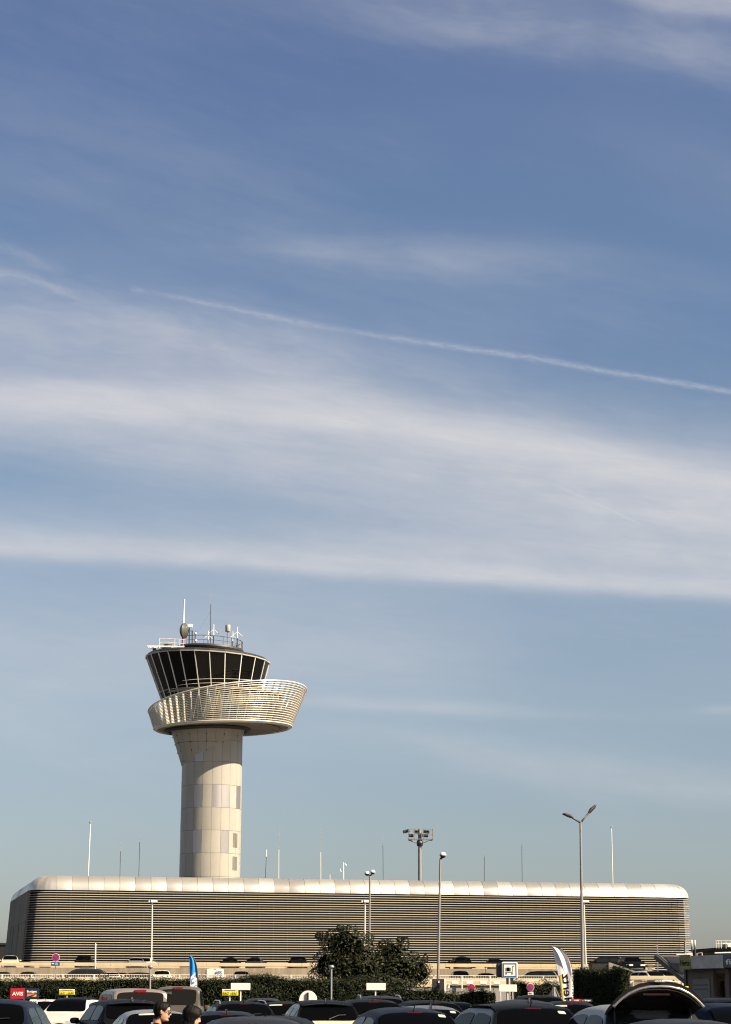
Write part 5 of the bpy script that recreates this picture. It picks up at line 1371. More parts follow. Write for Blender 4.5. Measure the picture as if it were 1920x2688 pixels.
def sign(name, label, cat, pxs, ybot, Y, r0=.03, m='white_metal', group=None, z0=0.0):
    """post from the ground up to (px, ybot)"""
    base = Vector((gx(pxs[0], Y + .06), Y + .06, z0)); t = thing(name, label, cat, tuple(base), group=group)
    mb = MB(); mb.tube([base, at(pxs[1], ybot, Y + .06)], r0, 8); mb.build('post', M[m], t, tuple(base), smooth=True, angle=50); return t, tuple(base)
X_, Z_ = Vector((1, 0, 0)), Vector((0, 0, 1))
# red and navy rental sign
Y = 78; t, O = sign('rental_sign', 'red and dark blue rental sign board in front of the hedge at the left', 'sign', (64, 64), 2600, Y)
mb = MB(); c, w, h = rpanel(mb, 28, 2594.5, 65, 2622.5, Y, rad=.03); b = mb.build('red_board', M['sign_red'], t, O)
mb = MB(); put_text(mb, 'AVIS', c + Vector((0, -.006, -.01)), X_, Z_, w=w * .76, h=h * .36, bold=.035); mb.build('lettering', M['white_sign'], b, O)
mb = MB(); c, w, h = rpanel(mb, 65.5, 2595, 102, 2622.5, Y, rad=.03); b = mb.build('navy_board', M['sign_navy'], t, O)
mb = MB(); put_text(mb, 'Budget', c + Vector((0, -.006, h * .17)), X_, Z_, w=w * .70, h=h * .27, bold=.03); mb.build('lettering', M['white_sign'], b, O)
def tri(P, Yo, m, par, O_, nm):
    mb = MB(); mb.prism([at(x, y, Yo) for x, y in P], (0, .004, 0)); return mb.build(nm, M[m], par, O_)
tri([(71, 2609), (95.5, 2609), (71, 2617)], Y - .006, 'sign_orange', b, O, 'orange_wedge'); tri([(95.5, 2610.5), (95.5, 2617), (84.5, 2617)], Y - .006, 'sign_amber', b, O, 'amber_wedge')
# bay sign E10
t, O = sign('bay_sign', 'small white rounded bay sign reading E10 under the red and blue sign', 'sign', (89, 89), 2630, 74, r0=.02)
mb = MB(); c, w, h = rpanel(mb, 78, 2624, 98, 2640, 74, rad=.05); b = mb.build('board', M['white_sign'], t, O)
mb = MB(); put_text(mb, 'E10', c + Vector((0, -.006, 0)), X_, Z_, w=w * .78, h=h * .46, bold=.02); mb.build('lettering', M['black_ink'], b, O)
# yellow bay signs
for (x0, x1, y0, y1, xp, Y, txt, lb) in ((155, 196, 2597, 2612, 176, 78, 'D31  D30', 'yellow and white bay sign reading D31 D30'), (583, 625.5, 2597, 2614.5, 603.5, 78, 'E62  E61', 'yellow and white bay sign reading E62 E61')):
    t, O = sign('bay_sign', lb, 'sign', (xp - 1, xp), y1, Y, r0=.025, group='yellow bay signs')
    mb = MB(); ys = y0 + (y1 - y0) * .30; c, w, h = panel(mb, x0, ys, x1, y1, Y); b = mb.build('yellow_board', M['sign_yellow'], t, O)
    mb = MB(); put_text(mb, txt, c + Vector((0, -.022, -.004)), X_, Z_, w=w * .88, h=h * .64, bold=.008); mb.build('lettering', M['black_ink'], b, O)
    mb = MB(); c, w, h = panel(mb, x0, y0, x1, ys - .1, Y); b = mb.build('white_board', M['white_sign'], t, O)
    mb = MB()
    for k in range(9): mb.box((c.x - w * .30 + w * .6 * k / 8, Y - .004, c.z), (w * .055, .006, h * .28))
    mb.build('small_print', M['black_ink'], b, O)
# blank white boards
for (x0, y0, x1, y1, xp, lb) in ((606, 2581, 657, 2600, 632, 'blank white board on a post beside the E61 sign'), (962, 2581, 1012.5, 2600.5, 986, 'blank white board on a post in front of the big bush'), (1310, 2585, 1357.5, 2604.5, 1333, 'blank white board on a post below the luggage sign')):
    t, O = sign('blank_sign', lb, 'sign', (xp, xp), y1, 76, r0=.027, group='blank white boards above the cars'); mb = MB(); panel(mb, x0, y0, x1, y1, 76); mb.build('board', M['white_sign'], t, O)
# round sign seen from behind
t, O = sign('round_sign', 'back of a round white traffic sign with a dark post across it', 'sign', (808.5, 808.5), 2606, 66, r0=.034, m='dark_metal')
mb = MB(); c = at(809, 2625.5, 66.105); mb.lathe([(.285, -.01), (.295, 0), (.285, .01)], c, 36, M=Matrix.Rotation(math.pi / 2, 3, 'X')); mb.build('disc', M['white_sign'], t, O)
# round no-parking and no-stopping signs
def round_sign(label, px, py, rp, Y, post, cross, ybot=None, plate=None):
    t, O = sign('no_stopping_sign' if cross else 'no_parking_sign', label, 'sign', (post, px), py + rp, Y, r0=.03, m='grey_metal')
    c = at(px, py, Y - .02); rr = rp / ppm(Y); Mx = Matrix.Rotation(math.pi / 2, 3, 'X')
    mb = MB(); mb.lathe([(rr * .98, 0), (rr, .012), (rr * .98, .03)], c + Vector((0, .02, 0)), 36, M=Mx); b = mb.build('disc', M['white_sign'], t, O)
    mb = MB(); mb.lathe([(rr * .93, 0), (rr * .93, .004)], c - Vector((0, .012, 0)), 36, M=Mx); mb.build('red_ring', M['stop_red'], b, O)
    mb = MB(); mb.lathe([(rr * .66, 0), (rr * .66, .004)], c - Vector((0, .018, 0)), 36, M=Mx); mb.build('blue_field', M['stop_blue'], b, O)
    for s in ((1, -1) if cross else (1,)):
        mb = MB(); mb.box(c - Vector((0, .024 + .002 * s, 0)), (rr * 1.5, .006, rr * .24), Matrix.Rotation(R(45 * s), 3, 'Y')); mb.build('red_bar', M['stop_red'], b, O)
    return t, O
t, O = round_sign('round red and blue no-parking sign with a blue plate, far left by the railing', 146.5, 2514, 10.4, 157, 147, False)
mb = MB(); c, w, h = panel(mb, 134.5, 2525.5, 157, 2536, 156.9); b = mb.build('blue_plate', M['sign_blue'], t, O)
mb = MB(); mb.box((c.x - w * .32, 156.87, c.z + h * .05), (w * .16, .01, h * .26)); mb.prism([Vector((c.x - w * .24, 156.865, c.z + h * .25)), Vector((c.x - w * .12, 156.865, c.z + h * .05)), Vector((c.x - w * .24, 156.865, c.z - h * .15))], (0, .01, 0))
mb.build('arrow', M['white_sign'], b, O)
for k in range(3):
    mb = MB(); mb.box((c.x + w * .12, 156.87, c.z + h * (.22 - .24 * k)), (w * (.34 if k else .25), .01, h * .10)); mb.build('small_print', M['white_sign'], b, O)
for (px, py, lb) in ((1238, 2593, 'round no-stopping sign with a red cross, in front of the roadside wall'), (1393, 2592.5, 'round no-stopping sign with a red cross, in front of the loose shrub')):
    t, O = round_sign(lb, px, py, 10.2, 92, px, True)
    mb = MB(); c, w, h = panel(mb, px - 7, py + 11.5, px + 8, py + 24, 92); b = mb.build('small_plate', M['white_sign'], t, O)
    mb = MB()
    for k in range(2): mb.box((c.x, 91.985, c.z + h * (.2 - .35 * k)), (w * .6, .01, h * .12))
    mb.build('small_print', M['poster_ink'], b, O)
# back of a triangular sign
t, O = sign('triangular_sign', 'pale back of a triangular sign left of the white flag', 'sign', (1454, 1455), 2592, 80, r0=.05, m='grey_metal')
mb = MB(); P = [at(x, y, 80.14) for x, y in ((1455, 2590), (1440, 2615), (1464, 2617))]; mb.prism(P, (.0, .02, 0)); mb.build('plate', M['cladding'], t, O)
mb = MB(); P = [at(x, y, 80.5) for x, y in ((1457, 2592), (1468, 2618), (1471, 2618), (1459, 2592))]; mb.prism(P, (.0, .02, 0)); mb.build('side_plate', M['deck'], t, O)
# luggage trolley sign
Y = 90; t, O = sign('luggage_sign', 'square blue-framed white sign with a luggage trolley symbol', 'sign', (1333, 1333), 2567, Y, r0=.06, m='dark_metal')
mb = MB(); c, w, h = panel(mb, 1318, 2526.5, 1360, 2568.5, Y, th=.35, bev=.03); b = mb.build('box', M['white_sign'], t, O)
mb = MB(); a_, b_ = at(1305, 2530, Y + .5), at(1318, 2566, Y + .5); mb.box(((a_.x + b_.x) / 2 + .02, Y + .42, (a_.z + b_.z) / 2), (b_.x - a_.x + .1, .5, a_.z - b_.z), bev=.05); mb.build('side_casing', M['dark_metal'], t, O)
mb = MB()
for (x0, y0, x1, y1) in ((1321, 2529, 1357, 2532.3), (1321, 2562.3, 1357, 2565.6), (1321, 2532.3, 1324.2, 2562.3), (1353.8, 2532.3, 1357, 2562.3)): panel(mb, x0, y0, x1, y1, Y - .006, th=.006, bev=0)
mb.build('blue_frame', M['sign_blue'], b, O)
mb = MB()
for (x0, y0, x1, y1) in ((1327, 2552, 1346.5, 2553.6), (1345, 2537, 1346.5, 2552), (1346.5, 2536.5, 1350.5, 2538), (1330.5, 2540.5, 1339, 2550), (1328, 2541, 1329.4, 2550), (1340, 2541, 1341.4, 2550), (1333, 2538.2, 1336.6, 2539)): panel(mb, x0, y0, x1, y1, Y - .008, th=.006, bev=0)
for x in (1329.5, 1345): 
    mb.lathe([(.034, 0), (.034, .006)], at(x, 2556.8, Y - .003), 16, M=Matrix.Rotation(math.pi / 2, 3, 'X'))
mb.build('trolley_symbol', M['black_ink'], b, O)
mb = MB(); mb.box(at(1344, 2576, Y + .1), (.12, .1, .3)); mb.build('second_post', M['dark_metal'], t, O)
for (x, y0, y1, lb) in ((1315, 2603, 2624, 'thin white stake left under the blank board by the luggage sign'), (1347, 2603, 2614, 'thin white stake right under the blank board by the luggage sign')):
    p0, p1 = at(x, y1, 84), at(x - .5, y0, 84); t = thing('stake', lb, 'post', (p0.x, 84, 0)); mb = MB(); mb.tube([Vector((p0.x, 84, 0)), p1], .022, 6); mb.build('pole', M['white_metal'], t, (p0.x, 84, 0))
    mb = MB(); mb.box(p1 + Vector((0, 0, .02)), (.06, .06, .04)); mb.build('cap', M['white_metal'], t, (p0.x, 84, 0))
# ticket box
p = at(1153, 2600, 93.5); t = thing('ticket_box', 'tall dark box with a pale edge post at the end of the lower hedge', 'kiosk', (p.x, 93.5, 0)); O = tuple(t.location)
mb = MB(); a_, b_ = at(1136, 2570, 93.5), at(1168, 2612, 93.5); mb.box(((a_.x + b_.x) / 2, 93.8, a_.z / 2), (b_.x - a_.x, .6, a_.z), bev=.03); mb.build('casing', M['dark_metal'], t, O)
mb = MB(); x = gx(1169.5, 93.3); mb.box((x, 93.3, a_.z / 2), (.085, .10, a_.z)); mb.build('edge_post', M['white_sign'], t, O)
mb = MB(); mb.box((gx(1153, 93.45), 93.47, at(1153, 2578, 93.4).z), (.05, .03, .10)); mb.build('label', M['white_sign'], t, O)
t, O = sign('number_sign', 'small white sign with the figure 7 beside the pale edge post', 'sign', (1176, 1176), 2592, 98, r0=.02)
mb = MB(); c, w, h = panel(mb, 1171.5, 2583, 1181, 2595, 98); b = mb.build('board', M['white_sign'], t, O)
mb = MB(); put_text(mb, '7', c + Vector((0, -.022, 0)), X_, Z_, h=h * .7, bold=.03); mb.build('lettering', M['black_ink'], b, O)
# small red and navy signs by the white flag
Y = 58; t, O = sign('rental_sign', 'small red and dark blue rental sign under the white feather flag', 'sign', (1513, 1513), 2630, Y, r0=.02)
mb = MB(); c, w, h = panel(mb, 1500, 2623, 1527, 2632.5, Y, bev=.005); b = mb.build('red_board', M['sign_red'], t, O)
mb = MB(); put_text(mb, 'AVIS', c + Vector((0, -.022, 0)), X_, Z_, w=w * .5, h=h * .6, bold=.03); mb.build('lettering', M['white_sign'], b, O)
mb = MB(); c, w, h = panel(mb, 1527.3, 2623, 1556, 2631.5, Y, bev=.005); b = mb.build('navy_board', M['sign_navy'], t, O)
mb = MB(); put_text(mb, 'Budget', c + Vector((.02, -.022, 0)), X_, Z_, w=w * .55, h=h * .6, bold=.03); mb.build('lettering', M['white_sign'], b, O)
mb = MB(); mb.box((c.x - w * .38, Y - .02, c.z), (w * .10, .01, h * .4)); mb.build('orange_mark', M['sign_orange'], b, O)
t, O = sign('rental_sign', 'small bright yellow sign at the foot of the rental cabin', 'sign', (1800, 1800), 2595, 60, r0=.02)
mb = MB(); c, w, h = panel(mb, 1787.5, 2589.5, 1808.5, 2599.5, 60, bev=.004); b = mb.build('board', M['sign_yellow'], t, O)
mb = MB(); put_text(mb, 'Hertz', c + Vector((0, -.02, 0)), X_, Z_, w=w * .55, h=h * .42, bold=.02); mb.build('lettering', M['black_ink'], b, O)
# far signboard by the flag
t, O = sign('notice_board', 'pale notice board in front of the railing, above the triangular sign', 'sign', (1449, 1449), 2585, 120, r0=.03)
mb = MB(); c, w, h = panel(mb, 1433, 2577, 1468, 2590, 120); b = mb.build('board', M['deck'], t, O); mb = MB(); panel(mb, 1441, 2581, 1457, 2587, 119.98, th=.01, bev=0); mb.build('label', M['white_sign'], b, O)
# ------------------------------------------------------------------ feather flags
def lin(keys, v):
    if v <= keys[0][0]: return keys[0][1]
    for (a, x), (b, y) in zip(keys[:-1], keys[1:]):
        if v <= b: return x + (y - x) * (v - a) / (b - a)
    return keys[-1][1]
def feather(name, label, Lk, Rk, y0, y1, Y, m, fold):
    base = Vector((at(lin(Rk, y1), y1, Y).x + .02, Y, 0)); t = thing(name, label, 'flag', tuple(base)); O = tuple(base)
    mb = MB(); rows = []; N = 60; Mx = 26
    for i in range(N + 1):
        py = y0 + (y1 - y0) * (i / N) ** 1.5
        a, b = lin(Lk, py), lin(Rk, py); r = []
        for k in range(Mx + 1):
            s = k / Mx; p = at(a + (b - a) * s, py, Y); p.y += fold(s, py); r.append(p)
        rows.append(r)
    mb.grid(rows); f = mb.build('cloth', M[m], t, O, smooth=True, fixn=False)
    so_ = f.modifiers.new('thickness', 'SOLIDIFY'); so_.thickness = .004
    mb = MB(); pts = [at(lin(Rk, y0 + (y1 - y0) * (i / 40) ** 1.5) + .9, y0 + (y1 - y0) * (i / 40) ** 1.5, Y) for i in range(41)] + [base]
    mb.tube(pts, .020, 8, r1=.026); mb.build('pole', M['dark_metal'], t, O, smooth=True)
    return t, f, O
# white flag: its lettering shows through the back, mirrored
q = 14.21; fx = lambda X: 1430 + X / q; fy = lambda Y_: 2480 + Y_ / q
Lk = [(fy(80), fx(275)), (fy(300), fx(340)), (fy(560), fx(398)), (fy(850), fx(448)), (fy(1180), fx(512)), (fy(1500), fx(572)), (fy(1830), fx(632)), (fy(2100), fx(682)), (fy(2800), fx(800))]
Rk = [(fy(80), fx(285)), (fy(100), fx(440)), (fy(150), fx(580)), (fy(200), fx(655)), (fy(340), fx(785)), (fy(500), fx(880)), (fy(680), fx(950)), (fy(870), fx(1005)), (fy(1060), fx(1040)), (fy(1400), fx(1082)), (fy(1700), fx(1106)), (fy(2100), fx(1130)), (fy(2800), fx(1140))]
YFL = 84
def fold_w(s, py):
    v = (py - 2486) / 140; d = s - (.26 + .55 * v)
    return .085 * math.exp(-(d / .07) ** 2) * max(0, 1 - v * 1.5) * -1 + .05 * math.sin(s * 9 + v * 5) * (1 - v * .6) * (.3 + .7 * s) + .05 * math.exp(-((s - .70 - .25 * v) / .05) ** 2) * max(0, 1 - v * 1.4)
def flag_xy(px, py, off=.02):
    a, b = lin(Lk, py), lin(Rk, py); s = max(0, min(1, (px - a) / max(1e-3, b - a))); p = at(px, py, YFL); p.y += fold_w(s, py) - off; return p
fl, cl, O = feather('feather_flag', 'white feather flag with black mirrored lettering and a yellow stripe', Lk, Rk, fy(80), fy(2800), YFL, 'flag_white', fold_w)
mb = MB(); rows = []
for (y, a, b) in ((1130, 575, 630), (1200, 570, 640), (1300, 590, 656), (1500, 618, 676), (1700, 646, 694), (1900, 672, 714), (2100, 694, 742), (2400, 750, 800)):
    rows.append([flag_xy(fx(a + (b - a) * k / 3), fy(y)) for k in range(4)])
mb.grid(rows); mb.build('yellow_stripe', M['flag_yellow'], cl, O, fixn=False)
tm = MB(); put_text(tm, 'Hertz', (0, 0, 0), (1, 0, 0), (0, 1, 0), w=1, h=1, bold=.012, thick=0)
# reading runs up the flag; the top of the letters points right because we see the back
c0 = Vector((905, 2290)); c1 = Vector((790, 1085))
vs = []
for (x, y, z) in tm.v:
    s = x + .5; cen = c0.lerp(c1, s); w_ = 310
    vs.append(flag_xy(fx(cen.x + y * w_ + 15), fy(cen.y - y * 26), .022))
tm.v = [tuple(v) for v in vs]; tm.build('lettering', M['black_ink'], cl, O, fixn=False)
# blue flag
q2 = 22.73; bx = lambda X: 480 + X / q2; by = lambda Y_: 2500 + Y_ / q2
Lk2 = [(by(190), bx(352)), (by(400), bx(372)), (by(800), bx(400)), (by(1200), bx(420)), (by(1600), bx(440)), (by(2060), bx(440)), (by(3200), bx(440))]
Rk2 = [(by(190), bx(362)), (by(220), bx(460)), (by(270), bx(550)), (by(350), bx(620)), (by(450), bx(680)), (by(600), bx(735)), (by(800), bx(790)), (by(1000), bx(825)), (by(1300), bx(852)), (by(1600), bx(862)), (by(2060), bx(862)), (by(3200), bx(862))]
fl2, cl2, O2 = feather('feather_flag', 'bright blue feather flag with white angular lettering near its foot', Lk2, Rk2, by(190), by(3200), 92, 'flag_blue', lambda s, py: .03 * math.sin(s * 7 + py * .05))
def fpoly(P, m, off, nm, par):
    mb = MB(); mb.prism([at(bx(x), by(y), 92 - off) for x, y in P], (0, .004, 0)); return mb.build(nm, M[m], par, O2)
fpoly([(750, 1190), (480, 1480), (470, 1700), (450, 1950), (460, 2080), (850, 2080), (848, 1555), (775, 1510), (765, 1380)], 'flag_white', .05, 'white_lettering', cl2)
fpoly([(610, 1545), (690, 1562), (550, 1650), (545, 1800), (700, 1780), (690, 1860), (530, 1935), (500, 1900), (510, 1640)], 'flag_blue', .058, 'blue_lettering', cl2)
fpoly([(690, 1420), (755, 1360), (765, 1440), (720, 1450)], 'flag_blue', .058, 'blue_lettering', cl2)
fpoly([(760, 1740), (840, 1690), (840, 1720), (780, 1770)], 'stop_blue', .058, 'blue_lettering', cl2)
fpoly([(680, 2030), (840, 1950), (845, 1985), (700, 2055)], 'stop_blue', .058, 'blue_lettering', cl2)

# ------------------------------------------------------------------ rental cabin at the right
YK = 66.0; Fp = Vector((gx(1790, YK), YK, 0)); vk = Vector((.27, -.963, 0)); nk = Vector((-.963, -.27, 0))
def sx_(px, off=0.0):
    """distance along the cabin's face at which it is seen at photo column px"""
    lo, hi = -3.0, 9.0
    for _ in range(50):
        m = (lo + hi) / 2; p = Fp + vk * m + nk * off + Vector((0, 0, 2))
        if proj(p)[0] < px: lo = m
        else: hi = m
    return lo
def kp(px, z, off=0.0): p = Fp + vk * sx_(px, off) + nk * off; p.z = z; return p
def kz(px, py, off=0.0):
    p = Fp + vk * sx_(px, off) + nk * off; lo, hi = -1.0, 8.0
    for _ in range(40):
        m = (lo + hi) / 2
        if proj(Vector((p.x, p.y, m)))[1] > py: lo = m
        else: hi = m
    return lo
kb_ = thing('rental_cabin', 'grey single-storey rental cabin with a banner fascia at the right edge', 'building', tuple(Fp + vk * 4)); KO = tuple(kb_.location)
LK_ = 9.0; zt = kz(1830, 2509.5); zf = kz(1830, 2543.5)
def kbox(mb, s0, s1, z0, z1, o0, o1, mi=0):
    a = Fp + vk * s0; b = Fp + vk * s1
    mb.prism([Vector((*(a + nk * o0).xy, z0)), Vector((*(b + nk * o0).xy, z0)), Vector((*(b + nk * o0).xy, z1)), Vector((*(a + nk * o0).xy, z1))], nk * (o1 - o0), mi)
sW = sx_(1803, -.5)
mb = MB(); sd0, sd1 = sx_(1876, -.5), sx_(1905, -.5)
kbox(mb, sW, sd0, 0, zf, -.5, -.7); kbox(mb, sd1, LK_, 0, zf, -.5, -.7); kbox(mb, sd0, sd1, 2.35, zf, -.5, -.7); kbox(mb, sW, sW + .2, 0, zf, -.7, -6.0); kbox(mb, LK_ - .2, LK_, 0, zf, -.7, -6)
mb.build('wall', M['kiosk_wall'], kb_, KO)
mb = MB(); kbox(mb, sW - .1, LK_, zf, zf + .2, -6.2, -.06); mb.build('roof', M['kiosk_dark'], kb_, KO)
mb = MB()
for (a, b) in ((1866, 1874), (1906, 1915)):
    mb = MB(); kbox(mb, sx_(a, -.42), sx_(b, -.42), 0, zf - .01, -.42, -.52); mb.build('pillar', M['kiosk_wall'], kb_, KO)
mb = MB(); kbox(mb, sW - .06, sW + .1, 0, zf - .01, -.44, -.8); mb.build('corner_post', M['kiosk_dark'], kb_, KO)
mb = MB(); kbox(mb, sd0 - .02, sd1 + .02, 0, 2.36, -1.9, -2.0); mb.build('doorway', M['black_ink'], kb_, KO)  # black sheet painted for the dark inside of the cabin
mb = MB(); kbox(mb, sx_(1819, -.46), sx_(1864, -.46), .3, kz(1840, 2571, -.46), -.46, -.51); ps = mb.build('poster', M['poster'], kb_, KO)
for k, (y0, y1) in enumerate(((2584, 2589), (2595, 2599.5))):
    mb = MB(); r = random.Random(5 + k); x = 1822
    while x < 1860:
        w = r.uniform(3.5, 8.5); za, zb2 = kz(x, y1, -.45), kz(x, y0, -.45)
        s0, s1 = sx_(x, -.45), sx_(min(1862, x + w), -.45); n = max(1, int(w / 1.6))
        for j in range(n):
            a = s0 + (s1 - s0) * j / n; b = s0 + (s1 - s0) * (j + .72) / n; kbox(mb, a, b, za + (zb2 - za) * (r.random() * .25), zb2 - (zb2 - za) * (r.random() * .3), -.452, -.458)
        x += w + 1.6
    mb.build('faded_text', M['poster_ink'], ps, KO)
# fascia: yellow-green sign, grey banner, navy sign
sg0, sg1, sn = sx_(1786.5, .012), sx_(1816.8), sx_(1904)
mb = MB(); kbox(mb, sg0, sg1 - .01, zf - .02, zt + .04, .012, -.04); s_ = mb.build('yellow_sign', M['sign_olive'], kb_, KO)
mb = MB(); cc = Fp + vk * (sg0 + sg1) / 2 + nk * .014; put_text(mb, 'Hertz', (cc.x, cc.y, (zf + zt) / 2 - .01), vk, (0, 0, 1), w=(sg1 - sg0) * .80, h=(zt - zf) * .46, bold=.012, thick=.005); mb.build('lettering', M['black_ink'], s_, KO)
mb = MB(); rows = []
N = 40
for i in range(N + 1):
    s = sg1 + (sn - sg1) * i / N; p = Fp + vk * s; r = []
    for j in range(7):
        v = j / 6; o = .012 * math.sin(s * 6 + v * 3) + .02 * mnoise.noise(Vector((s * 2.4, v * 2.5, 3)))
        r.append(Vector((p.x + nk.x * o, p.y + nk.y * o, zf + (zt - zf) * v)))
    rows.append(r)
mb.grid(rows); mb.build('banner', M['banner'], kb_, KO, smooth=True, fixn=False)
mb = MB(); kbox(mb, sg1, LK_, zf, zt - .01, -.05, -.12); mb.build('fascia_board', M['kiosk_wall'], kb_, KO)
mb = MB(); kbox(mb, sn + .01, sn + 2.6, zf + .02, zt + .02, .04, -.04); s_ = mb.build('navy_sign', M['sign_navy'], kb_, KO)
mb = MB(); cc = Fp + vk * (sn + 1.15) + nk * .042; put_text(mb, 'firefly', (cc.x, cc.y, (zf + zt) / 2 - .04), vk, (0, 0, 1), w=1.9, h=(zt - zf) * .5, bold=.02, thick=.005); mb.build('lettering', M['white_sign'], s_, KO)
# goods in the doorway
for (x, m, lb) in ((1889.5, 'flag_yellow', 'tall yellow roll-up banner inside the cabin doorway'), (1894.5, 'flag_white', 'tall white roll-up banner inside the cabin doorway'), (1899, 'sign_blue', 'tall blue roll-up banner inside the cabin doorway')):
    s = sx_(x, -1.2); p = Fp + vk * s - nk * 1.2; t = thing('roll_up_banner', lb, 'banner', (p.x, p.y, 0), group='roll-up banners in the doorway'); O = tuple(t.location)
    mb = MB(); mb.prism([Vector((*(p - vk * .12).xy, .08)), Vector((*(p + vk * .10).xy, .08)), Vector((*(p + vk * .10).xy, 2.12)), Vector((*(p - vk * .12).xy, 2.12))], nk * .012); mb.build('sheet', M[m], t, O)
    mb = MB(); mb.box((p.x, p.y, .04), (.25, .12, .08)); mb.build('base', M['grey_metal'], t, O)
# on the cabin's roof
for (x0, x1, y, lb) in ((1776, 1813, 2505.5, 'white flat roof arm over the yellow-green cabin sign'), (1877, 1945, 2501, 'white flat roof arm near the right edge above the banner')):
    p0, p1 = at(x0, y + 1, YK - .8), at(x1, y - 1, YK - .8); c = (p0 + p1) / 2; t = thing('roof_lamp', lb, 'roof lamp', (c.x, c.y, zt)); O = tuple(t.location)
    mb = MB(); mb.bar(p0, p1, .18, .035); mb.build('panel', M['lamp_white'], t, O); mb = MB(); mb.tube([Vector((c.x + .35, c.y + .75, zf + .18)), Vector((c.x + .35, c.y + .75, c.z - .06)), c + Vector((.10, .08, -.01))], .022, 6); mb.build('stem', M['grey_metal'], t, O)
for (x, y1, lb) in ((1817.5, 2468, 'left white stick antenna on the cabin roof'), (1826, 2468.5, 'right white stick antenna on the cabin roof')):
    p = at(x, 2510, YK + .6); top_ = at(x - .5, y1, YK + .6); mid = at(x - .8, 2486, YK + .6); t = thing('stick_antenna', lb, 'antenna', (p.x, p.y, zf + .15), group='stick antennas on the cabin roof'); O = tuple(t.location)
    mb = MB(); mb.tube([Vector((p.x, p.y, zf + .15)), mid], .022, 6); mb.build('stub', M['dark_metal'], t, O); mb = MB(); mb.tube([mid, top_], .026, 7); mb.build('rod', M['lamp_white'], t, O, smooth=True)
p = at(1812, 2505, YK - .3); t = thing('roof_box', 'small white box beside the antennas on the cabin roof', 'box', (p.x, p.y, zf + .2)); O = tuple(t.location); mb = MB(); mb.box((p.x, p.y, p.z - .02), (.14, .14, .12), bev=.01); mb.build('casing', M['lamp_white'], t, O); mb = MB(); mb.box((p.x, p.y, (zf + .2 + p.z - .08) / 2), (.05, .05, p.z - .08 - zf - .2)); mb.build('stem', M['grey_metal'], t, O)
p = at(1838, 2504, YK - .5); t = thing('roof_unit', 'small grey duct unit on the cabin roof behind the banner', 'roof unit', (p.x, p.y, zf + .2)); O = tuple(t.location); mb = MB(); mb.tube([Vector((p.x - .1, p.y, zf + .2)), Vector((p.x - .1, p.y, p.z)), Vector((p.x + .06, p.y, p.z + .03)), Vector((p.x + .1, p.y, zf + .25))], .03, 8); mb.build('duct', M['grey_metal'], t, O); mb = MB(); mb.box((p.x, p.y, zf + .23), (.3, .2, .06)); mb.build('base', M['shade_concrete'], t, O)
# ------------------------------------------------------------------ two people walking to the right
HZ = [(0, .050, -.02, .034), (.012, .080, -.035, .046), (.030, .094, -.050, .056), (.050, .088, -.062, .062), (.066, .094, -.072, .065), (.078, .093, -.080, .067), (.095, .090, -.089, .069), (.115, .088, -.096, .072), (.135, .088, -.101, .075), (.152, .096, -.103, .077), (.172, .095, -.100, .077), (.192, .086, -.092, .072), (.210, .068, -.076, .060), (.224, .045, -.052, .042), (.232, .018, -.022, .018), (.234, .004, -.006, .004)]
def head_pt(z, th, off=0.0):
    """th = 0 at the face (+y), grows round the head"""
    for a, b in zip(HZ[:-1], HZ[1:]):
        if z <= b[0]: break
    k = max(0, min(1, (z - a[0]) / (b[0] - a[0]))); f, bk, w = [a[i] + (b[i] - a[i]) * k for i in (1, 2, 3)]
    cy, ry = (f + bk) / 2, (f - bk) / 2
    c, s = math.cos(th), math.sin(th); e = .86
    X = (w + off) * math.copysign(abs(s) ** e, s); Y = cy + (ry + off) * math.copysign(abs(c) ** e, c)
    return Vector((X, Y, z + (off if z > .2 else 0)))
def ell(mb, c, r, n=12, M_=None):
    rx, ry, rz = r; Mx = Matrix(((rx, 0, 0), (0, ry, 0), (0, 0, rz))); Mx = (M_ @ Mx) if M_ else Mx
    mb.lathe([(math.cos(R(q)), math.sin(R(q))) for q in range(-84, 85, 14)], c, n, M=Mx)
def limb(mb, pts, rs):
    for (a, b, r0, r1) in zip(pts[:-1], pts[1:], rs[:-1], rs[1:]):
        a, b = Vector(a), Vector(b); mb.tube([a, a.lerp(b, .33), a.lerp(b, .66), b], r0, 12, r1=r1); ell(mb, b, (r1, r1, r1))
    ell(mb, Vector(pts[0]), (rs[0],) * 3)
def fuse(mb, name, m, parent, voxel, it=3):
    o = mb.build(name, M[m], parent, smooth=True)
    rm = o.modifiers.new('remesh', 'REMESH'); rm.mode = 'VOXEL'; rm.voxel_size = voxel; rm.use_smooth_shade = True
    s = o.modifiers.new('smooth', 'SMOOTH'); s.factor = .5; s.iterations = it
    return o
